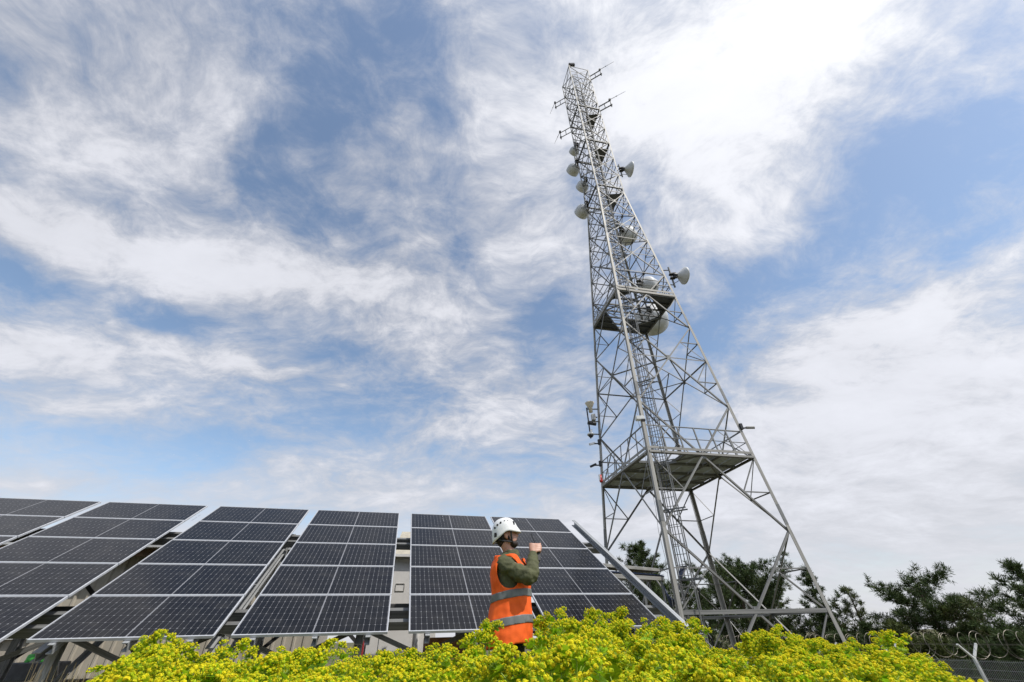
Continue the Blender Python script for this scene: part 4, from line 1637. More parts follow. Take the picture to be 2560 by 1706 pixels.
    for v, nrm in [(v, v.normal.copy()) for v in vm.vertices]:
        n_ = mnoise.noise(Vector((v.co.x * 9, v.co.y * 9, v.co.z * 4))) + .5 * mnoise.noise(v.co * 17)
        v.co += nrm * (n_ * .015)
    bm = bmesh.new()
    bm.from_mesh(vm)

    def fwd(p):
        return (p - chest).dot(F)

    def lat(p):
        return (p - chest).dot(S)

    def hem(p):
        return .79 + .13 * (fwd(p))
    kill = []
    for f in bm.faces:
        p = f.calc_center_median()
        if p.z < hem(p):
            kill.append(f)
            continue
        # armholes: tilted ellipse on each flank
        if abs(lat(p)) > .115:
            ez = (p.z - (sh_r.z - .085)) / .135
            ex_ = (fwd(p) - .045 + .10 * (p.z - sh_r.z + .09)) / .098
            if ez * ez + ex_ * ex_ < 1:
                kill.append(f)
                continue
        # neck opening, V at the front
        d = p - neck0
        rr = math.hypot(d.dot(F) * .95, d.dot(S))
        if (p.z > neck0.z - .03 and rr < .098) or p.z > neck0.z + .018:
            kill.append(f)
            continue
        if d.dot(F) > .05 and p.z > chest.z - .20 and abs(lat(p)) < (p.z - (chest.z - .20)) * .40:
            kill.append(f)
    bmesh.ops.delete(bm, geom=kill, context='FACES')
    # smooth the cut edges
    for _ in range(14):
        new = {}
        for v in bm.verts:
            nb = [e.other_vert(v).co for e in v.link_edges if e.is_boundary]
            if len(nb) == 2:
                new[v] = v.co * .4 + (nb[0] + nb[1]) * .3
        for v, c_ in new.items():
            v.co = c_
    tiltn = (Vector((0, 0, 1)) - F * .16).normalized()
    for z in (1.155, .955):
        for s in (-.030, .030):
            bmesh.ops.bisect_plane(bm, geom=bm.verts[:] + bm.edges[:] + bm.faces[:], plane_co=Vector((chest.x, chest.y, z + s)), plane_no=tiltn, dist=.0005)
    bm.verts.index_update()
    # reflective tape lies on the cloth as its own thin strip
    bands = bmesh.new()
    vmap = {}
    bm.normal_update()

    def inband(p):
        for z in (1.155, .955):
            zz = z + .16 * fwd(p)
            if abs(p.z - zz) < .0302:
                return True
        return False
    for f in bm.faces:
        if inband(f.calc_center_median()):
            vs = []
            for v in f.verts:
                if v.index not in vmap:
                    vmap[v.index] = bands.verts.new(v.co + v.normal * .006)
                vs.append(vmap[v.index])
            bands.faces.new(vs)
    me = bpy.data.meshes.new('vest')
    bm.to_mesh(me)
    bm.free()
    o = mesh_obj('vest', me, rt, orange)
    md = o.modifiers.new('thickness', 'SOLIDIFY')
    md.thickness = .006
    md.offset = 1.0
    b_ = from_bm('reflective_band', bands, band, o, True)
    md = b_.modifiers.new('thickness', 'SOLIDIFY')
    md.thickness = .004
    md.offset = 1.0
    # trousers
    bm = bmesh.new()
    tube_into(bm, [Vector((0, 0, .74)), Vector((0, 0, .84)), Vector((0, 0, .98)), Vector((0, 0, 1.04))], None, 18, ell=[(.15, .115), (.19, .14), (.178, .135), (.172, .13)], ref=F)
    for s, kx in ((-1, .02), (1, -.03)):
        hp = hip + S * (.095 * s) + Vector((0, 0, -.06))
        kn = hp + F * (kx + .04) + Vector((0, 0, -.43))
        an = kn + F * (kx - .05) + Vector((0, 0, -.36))
        tube_into(bm, [hp + Vector((0, 0, .08)), hp, (hp + kn) / 2, kn, kn.lerp(an, .4), an], [.11, .112, .10, .082, .082, .074], 14)
    tr = remesh(bm, .011, 3)
    for v, nrm in [(v, v.normal.copy()) for v in tr.vertices]:
        v.co += nrm * (.008 * mnoise.noise(v.co * 11))
    mesh_obj('trousers', tr, rt, navy)
    for s, kx in ((-1, .02), (1, -.03)):
        hp = hip + S * (.095 * s)
        an = hp + F * (kx * 2 - .01)
        bm = bmesh.new()
        an.z = .06
        tube_into(bm, [an + F * -.09 + Vector((0, 0, -.01)), an + F * -.03, an + F * .08 + Vector((0, 0, -.01)), an + F * .17 + Vector((0, 0, -.025))], None, 14, ell=[(.040, .045), (.048, .055), (.050, .045), (.040, .025)])
        tube_into(bm, [an, an + Vector((0, 0, .1)), an + Vector((0, 0, .16))], [.05, .055, .056], 12)
        mesh_obj('boot', remesh(bm, .008, 2), rt, M_BLACK)
    # lanyard hanging from the neck
    bm = bmesh.new()
    tube_into(bm, [neck0 + F * .08 + Vector((0, 0, .02)), neck0 + F * .115 + Vector((0, 0, -.03)), neck0 + F * .150 + Vector((0, 0, -.10)), neck0 + F * .165 + Vector((0, 0, -.16))], None, 6, ell=[(.012, .004)] * 4)
    from_bm('lanyard', bm, M_BLACK, rt)

    # ---- helmet
    hc = headc + HM @ Vector((-.004, 0, .040))
    hel = empty('safety_helmet', org + hc)
    tag(hel, 'white vented climbing helmet on the head of the man', 'helmet')
    bm = bmesh.new()
    seg, ringn = 56, 22
    rings = []
    for i in range(ringn + 1):
        t = i / ringn
        rg = []
        for k in range(seg):
            a = 2 * math.pi * k / seg
            ca, sa = math.cos(a), math.sin(a)
            # rim height: short peak at the front, raised over the ear, long at the nape
            rim = -.046 - .046 * max(0, -ca) ** 1.2 + .020 * math.exp(-((abs(math.atan2(sa, ca)) - 1.35) / .42) ** 2)
            top = .122
            ph = math.pi / 2 * t
            rad_x, rad_y = .138, .112
            z = rim + (top - rim) * math.sin(ph) ** .92
            q = math.cos(ph) ** .72 if t < 1 else 0
            flare = 1 + .028 * max(0, 1 - t / .14)
            peak = .020 * max(0, ca) ** 5 * max(0, 1 - t / .20)
            x = rad_x * q * ca * flare + peak - .006
            y = rad_y * q * sa * flare
            rg.append(bm.verts.new(HM @ Vector((x, y, z - .25 * peak))))
        rings.append(rg)
    for a, b in zip(rings[:-1], rings[1:-1]):
        for k in range(seg):
            bm.faces.new((a[k], a[(k + 1) % seg], b[(k + 1) % seg], b[k]))
    bm.faces.new(rings[-2])
    for v in rings[-1]:
        bm.verts.remove(v)
    shell_mat = mat('glossy_white_shell', (0.80, 0.80, 0.78), .28, 0, var=.03, vscale=20, spec=.5)
    sh = from_bm('shell', bm, shell_mat, hel, True)
    md = sh.modifiers.new('thickness', 'SOLIDIFY')
    md.thickness = .006
    md.offset = -1

    def on_shell(a, z):
        rad = 1.0
        t = max(0.02, min(.98, (z + .02) / .132))
        ph = math.asin(t ** (1 / .92))
        q = math.cos(ph) ** .72
        return HM @ Vector((.138 * q * math.cos(a) - .006, .112 * q * math.sin(a), z)), HM @ Vector((math.cos(a) / .138 * q, math.sin(a) / .112 * q, 8 * z)).normalized()

    def patch(name, a, z, w, h_, slant=0.0):
        p, n = on_shell(a, z)
        bm = bmesh.new()
        Mx = frame_mat(p, p + n, (0, 0, 1))
        prof = [(-w * .5, -h_ * .5), (w * .35, -h_ * .5), (w * .5, h_ * .1), (w * .3 + slant, h_ * .5), (-w * .35 + slant, h_ * .5)]
        lo = [bm.verts.new(Mx @ Vector((x, y, -.008))) for x, y in prof]
        hi = [bm.verts.new(Mx @ Vector((x, y, .0025))) for x, y in prof]
        bm.faces.new(lo[::-1])
        bm.faces.new(hi)
        for i in range(5):
            bm.faces.new((lo[i], lo[(i + 1) % 5], hi[(i + 1) % 5], hi[i]))
        from_bm(name, bm, M_BLACK, hel)
    for s in (-1, 1):
        for i, (a, z, w, h_) in enumerate(((2.35, .036, .015, .016), (2.08, .055, .020, .018), (1.78, .066, .020, .021), (1.42, .071, .019, .018), (1.12, .068, .014, .013))):
            patch('vent', s * a, z, w, h_)
        patch('side_clip', s * .62, .040, .022, .036)
        patch('side_clip', s * 2.35, -.030, .036, .040)
    # chin strap with nape band
    for s in (-1, 1):
        bm = bmesh.new()
        tube_into(bm, [HM @ Vector((.052, s * .093, -.03)), HM @ Vector((.046, s * .080, -.08)), HM @ Vector((.044, s * .066, -.125)), HM @ Vector((.050, s * .03, -.160)), HM @ Vector((.052, 0, -.166))], None, 6, ell=[(.008, .004)] * 5, ref=HM @ Vector((0, 1, 0)))
        tube_into(bm, [HM @ Vector((-.085, s * .072, -.075)), HM @ Vector((-.040, s * .084, -.098)), HM @ Vector((.005, s * .080, -.112)), HM @ Vector((.044, s * .066, -.125))], None, 6, ell=[(.007, .004)] * 4, ref=HM @ Vector((0, 1, 0)))
        from_bm('chin_strap', bm, M_BLACK, hel)
    bm = bmesh.new()
    pts = [HM @ Vector((-.088 * math.cos(a) - .012, .080 * math.sin(a), -.078 - .015 * math.cos(a))) for a in [R(-75 + 15 * i) for i in range(11)]]
    tube_into(bm, pts, None, 6, ell=[(.016, .006)] * 11, ref=(0, 0, 1))
    from_bm('nape_band', bm, M_BLACK, hel)

    # ---- radio held in the hand
    rc = palm + fw * .060 + sd * .020 - up * .028
    rad = empty('handheld_radio', org + rc)
    tag(rad, 'black handheld radio with thin antenna in the raised hand of the man', 'radio')
    Mx = Matrix((fw, sd, up)).transposed().to_4x4()
    bm = bmesh.new()
    box_into(bm, (0, 0, -.01), (.034, .030, .115), Mx)
    bmesh.ops.bevel(bm, geom=bm.edges[:], offset=.004, segments=2, affect='EDGES')
    from_bm('case', bm, M_BLACK, rad)
    bm = bmesh.new()
    ad = (up * .9 - fw * .42).normalized()
    s0 = Mx @ Vector((-.010, 0, .045))
    tube_into(bm, [s0, s0 + ad * .06, s0 + ad * .155], [.006, .0055, .0045], 8)
    from_bm('antenna', bm, M_BLACK, rad)
    bm = bmesh.new()
    p = Mx @ Vector((.010, 0, .046))
    tube_into(bm, [p, p + up * .014], [.006, .006], 10)
    from_bm('knob', bm, M_BLACK, rad)


build_person()

# ------------------------------------------------------------------ flowering plants in the foreground
M_FLOWER = mat('yellow_umbel_flowers', (0.76, 0.67, 0.015), .7, 0, transl=.38, island=.20, spec=.2)
M_BRACT = mat('yellow_green_leaves', (0.34, 0.52, 0.016), .55, 0, transl=.45, island=.22, spec=.3)
M_BUD = mat('lime_green_buds', (0.48, 0.58, 0.016), .65, 0, transl=.38, island=.25, spec=.2)
M_LEAF = mat('green_lower_leaves', (0.16, 0.30, 0.022), .55, 0, transl=.35, island=.3, spec=.3)
M_STEM = mat('pale_green_stem', (0.26, 0.36, 0.04), .6, 0, var=.2)


_b = bmesh.new()
bmesh.ops.create_icosphere(_b, subdivisions=1, radius=1)
_b.verts.index_update()
KNOB_V = [v.co.copy() for v in _b.verts]
KNOB_F = [tuple(v.index for v in f.verts) for f in _b.faces]
_b.free()


def plant_variant(seed, tall=1.0, n_branch=7):
    rnd = random.Random(seed)
    sv, sf = [], []
    fv, ff = [], []          # flowers
    bv, bf = [], []          # lime buds
    lv, lf = [], []          # bracts
    gv, gf = [], []          # lower leaves

    def leaf(vs, fs, c, n, r, cup, ln=1.0):
        Mx = frame_mat(c, Vector(c) + n, (0.3, 0.2, 1))
        k = len(vs)
        vs.append(Mx @ Vector((0, 0, 0)))
        m_ = 7
        for i in range(m_):
            a = 2 * math.pi * i / m_ + rnd.uniform(-.2, .2)
            rr = r * rnd.uniform(.8, 1.12)
            vs.append(Mx @ Vector((rr * ln * math.cos(a), rr * math.sin(a), cup * rr * rnd.uniform(.6, 1.3))))
        for i in range(m_):
            fs.append((k, k + 1 + i, k + 1 + (i + 1) % m_))

    def umbel(c, axis, r):
        Mx = frame_mat(c, c + axis, (0.2, 1, 0.1))
        n = rnd.randint(9, 14)
        base = c - axis * r * 1.0
        for i in range(n):
            t = (i + .5) / n
            th = math.acos(1 - t * .80)
            a = i * 2.39996 + rnd.uniform(-.2, .2)
            d = Vector((math.sin(th) * math.cos(a), math.sin(th) * math.sin(a), math.cos(th)))
            p = base + (Mx.to_3x3() @ d) * (r * 1.18 * rnd.uniform(.88, 1.1))
            if i % 2 == 0:
                tube_l(sv, sf, [base, p], .0011, 3)
            # rounded flower cluster: a small knob set with single flowers
            kv, kf = (bv, bf) if rnd.random() < .62 else (fv, ff)
            k = len(kv)
            rr = r * .23 * rnd.uniform(.8, 1.1)
            for q in KNOB_V:
                kv.append(p + q * rr)
            kf.extend([tuple(k + w_ for w_ in f_) for f_ in KNOB_F])
            for j in range(10):
                e = Vector((rnd.gauss(0, 1), rnd.gauss(0, 1), rnd.gauss(0, 1))).normalized()
                o = p + e * r * .25 * rnd.uniform(.9, 1.12)
                nn = (e + (Mx.to_3x3() @ d) * .8).normalized()
                x = nn.orthogonal().normalized()
                x = Matrix.Rotation(rnd.uniform(0, 6.28), 3, nn) @ x
                y = nn.cross(x)
                s = r * rnd.uniform(.085, .14)
                tv, tf = (bv, bf) if (e.z < -.30 or (t > .78 and rnd.random() < .35)) else (fv, ff)
                k = len(tv)
                tv.extend([o + x * s, o + y * s, o - x * s, o - y * s])
                tf.append((k, k + 1, k + 2, k + 3))

    def grow(p, d, ln, lvl):
        e = p + d * ln + Vector((rnd.uniform(-.01, .01), rnd.uniform(-.01, .01), 0))
        mid = (p + e) / 2 + Vector((rnd.uniform(-.008, .008), rnd.uniform(-.008, .008), 0))
        tube_l(sv, sf, [p, mid, e], .0034 - lvl * .0007, 4)
        if lvl == 2 or (lvl == 1 and rnd.random() < .28):
            ax = (d + Vector((0, 0, .8))).normalized()
            umbel(e, ax, rnd.uniform(.028, .043))
            for _ in range(rnd.randint(1, 3)):
                leaf(lv, lf, e - d * rnd.uniform(.02, .06), (d + Vector((rnd.uniform(-.5, .5), rnd.uniform(-.5, .5), .3))).normalized(), rnd.uniform(.018, .034), rnd.uniform(.1, .5))
            return
        leaf(lv, lf, e - d * .004, (d + Vector((rnd.uniform(-.4, .4), rnd.uniform(-.4, .4), .2))).normalized(), rnd.uniform(.034, .056), rnd.uniform(.1, .55))
        for i in range(rnd.randint(2, 4)):
            a = rnd.uniform(0, 6.28)
            nd = (d * .9 + Vector((math.cos(a), math.sin(a), .35)) * rnd.uniform(.35, .7)).normalized()
            grow(e, nd, rnd.uniform(.05, .12), lvl + 1)
    H = tall
    pts = [Vector((0, 0, -.05))]
    lean = Vector((rnd.uniform(-.05, .05), rnd.uniform(-.05, .05), 0))
    for i in range(1, 7):
        pts.append(Vector((lean.x * i / 6 + rnd.uniform(-.008, .008), lean.y * i / 6 + rnd.uniform(-.008, .008), (H - .17) * i / 6)))
    tube_l(sv, sf, pts, [.007, .0068, .0062, .0056, .005, .0044, .004], 6)
    for i in range(n_branch):
        t = .50 + .5 * (i + rnd.random()) / n_branch
        k = t * 6
        j = min(int(k), 5)
        p = pts[j].lerp(pts[j + 1], k - j)
        a = i * 2.4 + rnd.uniform(-.4, .4)
        el = rnd.uniform(.75, 1.5)
        d = Vector((math.cos(a), math.sin(a), el)).normalized()
        rest = (H - p.z)
        grow(p, d, rnd.uniform(.05, .12) + rest * .22, 0 if rnd.random() < .35 and rest > .25 else 1)
    grow(pts[-1], Vector((lean.x, lean.y, 1)).normalized(), .06, 1)
    for i in range(15):
        t = rnd.uniform(.15, .85)
        k = t * 6
        j = min(int(k), 5)
        p = pts[j].lerp(pts[j + 1], k - j)
        a = rnd.uniform(0, 6.28)
        d = Vector((math.cos(a), math.sin(a), rnd.uniform(.1, .8))).normalized()
        q = p + d * rnd.uniform(.04, .13)
        tube_l(sv, sf, [p, q], .0018, 3)
        leaf(gv, gf, q + d * .03, (Vector((0, 0, 1)) + d * .5 + Vector((rnd.uniform(-.4, .4), rnd.uniform(-.4, .4), 0))).normalized(), rnd.uniform(.035, .065), rnd.uniform(-.2, .35), 1.15)
    out = {}
    for nm, v_, f_, m_ in (('stems', sv, sf, M_STEM), ('flower_heads', fv, ff, M_FLOWER), ('bracts', lv, lf, M_BRACT), ('buds', bv, bf, M_BUD), ('leaves', gv, gf, M_LEAF)):
        me = bpy.data.meshes.new(nm)
        me.from_pydata([tuple(v) for v in v_], [], f_)
        me.update()
        me.materials.append(m_)
        out[nm] = me
    return out


OUTLINE = [(215, 1740), (250, 1690), (300, 1640), (350, 1625), (400, 1588), (440, 1600), (480, 1625), (560, 1608), (600, 1612), (660, 1600), (700, 1612), (780, 1618), (835, 1590), (870, 1625), (950, 1628), (1000, 1622),
           (1060, 1612), (1100, 1604), (1150, 1590), (1185, 1560), (1215, 1552), (1250, 1600), (1300, 1592), (1335, 1590), (1365, 1548), (1400, 1530), (1440, 1552), (1480, 1534), (1520, 1562), (1560, 1548), (1600, 1537), (1660, 1562), (1700, 1545),
           (1740, 1575), (1800, 1622), (1860, 1620), (1900, 1572), (1925, 1556), (1960, 1578), (2010, 1592), (2080, 1634), (2120, 1622), (2160, 1590), (2200, 1592), (2260, 1612), (2300, 1642), (2345, 1690), (2380, 1740)]


def outline(u):
    if u <= OUTLINE[0][0] or u >= OUTLINE[-1][0]:
        return 1760
    for (a, b), (c, d) in zip(OUTLINE, OUTLINE[1:]):
        if a <= u <= c:
            return b + (d - b) * (u - a) / (c - a)


ZONES = [(420, 'at its left end'), (600, 'below the third panel column'), (800, 'left below the fourth column'), (985, 'right below the fourth column'),
         (1130, 'below the column behind the man'), (1235, 'at the left hand of the man'), (1350, 'around the legs of the man'), (1470, 'just right of the man'), (1620, 'below the rightmost panels'),
         (1760, 'below the near tower leg'), (1900, 'below the tower middle'), (2060, 'left of the right tower leg'), (2180, 'at the right tower leg'), (9999, 'at its right end')]


def build_plants():
    var = [plant_variant(100 + i, 1.0, 4 + i % 4) for i in range(9)]
    single = plant_variant(400, 1.0, 2)
    rnd = random.Random(21)
    man = at(1273, 1590, 4.5)
    placed = []
    n = 0

    def put(u, Y, v_top, vi, label=None, sc_xy=1.0):
        top = at(u, v_top, Y)
        gz = ground_z(top.x, top.y)
        h_ = top.z - gz
        if h_ < .35:
            return False
        h_ = min(h_, 1.35)
        rt = empty('flowering_plant', (top.x, top.y, gz), rnd.uniform(0, 6.28))
        tag(rt, label or 'yellow-green flowering plant in the dense foreground patch', 'plant', 'flowering plants of the foreground')
        s = .55 + .45 * h_
        rt.scale = (s * sc_xy, s * sc_xy, h_)
        for nm, me in vi.items():
            k = mesh_obj(nm, me, rt)
            k['kind'] = 'stuff'
        return True
    tries = 0
    while n < 255 and tries < 9000:
        tries += 1
        Y = 1.45 + 4.3 * rnd.random() ** 1.15
        u = rnd.uniform(190, 2390)
        ol = outline(u)
        if ol > 1735:
            continue
        p = at(u, 1640, Y)
        # keep clear of the man and of his line of sight
        if math.hypot(p.x - man.x, (p.y - man.y)) < .30:
            continue
        if 1215 < u < 1350 and 3.2 < Y < 4.4:
            continue
        if 1262 < u < 1388 and 1.9 < Y < 4.35:
            continue
        if Y > 4.6 and u < 1330:
            continue
        dmin = .09 + .037 * Y
        if any((p.x - q[0]) ** 2 + (p.y - q[1]) ** 2 < dmin * dmin for q in placed):
            continue
        far = (Y - 1.45) / 4.3
        # far plants make the outline; nearer ones stand lower in the picture
        drop = (1 - min(1, far * 1.35)) * (70 + 40 * rnd.random()) + 10 * max(0, fbm(p.x * 1.0, p.y * 1.0, 1.5))
        vt = ol + drop + rnd.choice((rnd.uniform(-26, -8), rnd.uniform(-18, 4), rnd.uniform(-6, 44)))
        if 1290 < u < 1345 and Y < 4.4:
            vt = max(vt, 1665)
        if 1215 < u <= 1290 and Y < 4.4:
            vt = max(vt, 1640)
        vt = min(vt, 1718)
        zone = [z for lim, z in ZONES if u < lim][0]
        row = 'front' if Y < 2.3 else 'middle' if Y < 3.5 else 'back'
        if put(u, Y, vt, var[rnd.randrange(9)], 'yellow-flowered plant, %s of the patch, %s' % (row, zone)):
            placed.append((p.x, p.y))
            n += 1
    put(838, 3.0, 1576, single, 'single tall flower head standing out before the fourth panel column')
    put(400, 3.4, 1575, var[2], 'tall flowering plant at the left, its heads before the third panel column', .8)
    put(1200, 3.7, 1545, var[4], 'tall flowering plant close behind the left side of the man', .8)
    put(1395, 4.4, 1522, var[5], 'tall flowering plant right of the man, before the rightmost panels', .8)
    put(1922, 4.0, 1548, var[1], 'tall flowering plant before the far right tower leg', .8)
    put(1480, 4.3, 1530, var[3], 'tall flowering plant under the right panel edge', .7)
    ords = 'first second third fourth fifth sixth seventh eighth ninth tenth eleventh twelfth thirteenth fourteenth fifteenth sixteenth seventeenth eighteenth nineteenth twentieth'.split()
    same = {}
    for o in COL.objects:
        if o.name.startswith('flowering_plant') and 'patch' in o['label']:
            same.setdefault(o['label'], []).append(o)
    for lab, obs in same.items():
        if len(obs) > 1:
            for w_, o in zip(ords, sorted(obs, key=lambda q: q.location.x / q.location.y)):
                o['label'] = lab + ', ' + w_ + ' from left'


build_plants()


def build_weeds():
    """low weeds and dry grass stalks under the left end of the array"""
    rnd = random.Random(8)
    vs, fs = [], []
    for i in range(5200):
        u, Y = rnd.uniform(-150, 520), rnd.uniform(6.2, 11.0)
        x = at(u, 1690, Y).x
        z = ground_z(x, Y)
        if fbm(x, Y, .9) < -.05:
            continue
        h_ = rnd.uniform(.10, .34)
        a = rnd.uniform(0, 6.28)
        w = rnd.uniform(.006, .014)
        dx, dy = math.cos(a) * w, math.sin(a) * w
        lx, ly = rnd.uniform(-.1, .1), rnd.uniform(-.1, .1)
        k = len(vs)
        vs += [(x - dx, Y - dy, z - .02), (x + dx, Y + dy, z - .02), (x + lx * .5 + dx * .7, Y + ly * .5 + dy * .7, z + h_ * .6), (x + lx * .5 - dx * .7, Y + ly * .5 - dy * .7, z + h_ * .6), (x + lx, Y + ly, z + h_)]
        fs += [(k, k + 1, k + 2, k + 3), (k + 3, k + 2, k + 4)]
    o = from_py('weeds', vs, fs, mat('weed_green', (0.10, 0.15, 0.03), .7, 0, transl=.3, island=.4))
    o['kind'] = 'stuff'
    o['label'] = 'low green weeds and grass under the left end of the array'
    vs, fs = [], []
    for i in range(90):
        u, Y = rnd.uniform(60, 260), rnd.uniform(5.4, 7.4)
        p = at(u, 1700, Y)
        z = ground_z(p.x, Y)
        top = at(u + rnd.uniform(-14, 14), rnd.uniform(1655, 1730), Y)
        k = len(vs)
        w = .004
        vs += [(p.x - w, Y, z), (p.x + w, Y, z), (top.x + w * .5, Y + .05, top.z), (top.x - w * .5, Y + .05, top.z)]
        fs.append((k, k + 1, k + 2, k + 3))
    o = from_py('dry_grass', vs, fs, mat('dry_straw', (0.42, 0.33, 0.16), .8, 0, transl=.2, island=.25))
    o['kind'] = 'stuff'
    o['label'] = 'pale dry grass stalks at the lower left corner'


build_weeds()

# ------------------------------------------------------------------ fence with razor wire
FENCE = [Vector((15.6, 7.0)), Vector((13.7, 16.0)), Vector((11.4, 29.0)), Vector((6.0, 41.0))]


def build_fence():
    rt = empty('security_fence', (FENCE[1].x, FENCE[1].y, ground_z(FENCE[1].x, FENCE[1].y)))
    tag(rt, 'welded wire security fence with white Y posts and razor coils before the pines', 'fence')
    O = Vector(rt.location)
    wh = mat('white_painted_post', (.62, .62, .60), .5, 0, var=.1)
    wire = mat('fence_wire', (.45, .46, .45), .55, .2)
    coilm = mat('razor_wire', (.17, .15, .12), .5, .4, var=.2)
    L = [0]
    for a, b in zip(FENCE, FENCE[1:]):
        L.append(L[-1] + (b - a).length)

    def pos(s):
        for i in range(len(FENCE) - 1):
            if s <= L[i + 1] or i == len(FENCE) - 2:
                t = (s - L[i]) / (L[i + 1] - L[i])
                d = (FENCE[i + 1] - FENCE[i]).normalized()
                p = FENCE[i].lerp(FENCE[i + 1], t)
                return p, d
    TOPZ = 0.02      # level of the fork
    s = L[1] - 2.75 * 3
    while s < L[-1]:
        p, d = pos(max(s, 0))
        gz = ground_z(p.x, p.y)
        n = Vector((-d.y, d.x, 0))
        b0 = Vector((p.x, p.y, gz - .2)) - O
        f = Vector((p.x, p.y, TOPZ)) - O
        bar('post', b0, f, .075, .075, wh, rt)
        for sg in (-1, 1):
            bar('post_arm', f, f + n * (.36 * sg) + Vector((0, 0, .36)), .06, .045, wh, rt)
        s += 2.75
    # welded mesh
    vs, fs = [], []

    def strip(a, b, w):
        k = len(vs)
        d = (b - a).normalized()
        x = d.orthogonal().normalized() * w
        y = d.cross(x).normalized() * w
        for p in (a, b):
            vs.extend([p + x, p + y, p - x, p - y])
        for i in range(4):
            fs.append((k + i, k + (i + 1) % 4, k + 4 + (i + 1) % 4, k + 4 + i))
    s = 0.0
    while s < L[2]:
        p, d = pos(s)
        gz = ground_z(p.x, p.y)
        strip(Vector((p.x, p.y, gz)) - O, Vector((p.x, p.y, TOPZ - .02)) - O, .0028)
        s += .05
    for i in range(11):
        z = TOPZ - .06 - i * .2
        s = 0.0
        while s < L[2] - 1:
            p, d = pos(s)
            q, _ = pos(s + 1)
            strip(Vector((p.x, p.y, z)) - O, Vector((q.x, q.y, z)) - O, .004)
            s += 1
    o = from_py('wire_mesh', vs, fs, wire, rt)
    o['kind'] = 'stuff'
    # line wires on the arm tips
    for sg in (-1, 1):
        bm = bmesh.new()
        pts = []
        s = 0.0
        while s < L[-1]:
            p, d = pos(s)
            n = Vector((-d.y, d.x, 0))
            pts.append(Vector((p.x, p.y, TOPZ + .35)) + n * (.35 * sg) - O)
            s += 1.5
        tube_into(bm, pts, .0028, 4)
        from_bm('line_wire', bm, coilm, rt)
    # razor coil lying in the forks
    bm = bmesh.new()
    pts = []
    n_ = int(L[-1] / .34)
    rnd = random.Random(4)
    for i in range(n_ * 18):
        t = i / 18
        s = t * .34
        if s > L[-1] - .1:
            break
        p, d = pos(s)
        n = Vector((-d.y, d.x, 0))
        a = 2 * math.pi * t
        r = .31 + .03 * math.sin(t * 1.7) + .02 * math.sin(t * 4.1)
        c = Vector((p.x, p.y, TOPZ + .34)) - O
        sag = Vector((d.x, d.y, 0)) * (.14 * math.sin(t * 2.3))
        pts.append(c + n * (r * math.cos(a)) + Vector((0, 0, r * math.sin(a))) + sag)
    tube_into(bm, pts, .0065, 4)
    from_bm('razor_coil', bm, coilm, rt)


build_fence()

# ------------------------------------------------------------------ pines
M_BARK = mat('pine_bark', (0.10, 0.07, 0.05), .9, 0, var=.35, vscale=12, bump=.5)
M_NEEDLE = mat('pine_needles', (0.062, 0.092, 0.026), .6, 0, transl=.12, island=.45, spec=.3)
M_NEEDLE2 = mat('pine_needles_olive', (0.088, 0.108, 0.028), .6, 0, transl=.12, island=.45, spec=.3)


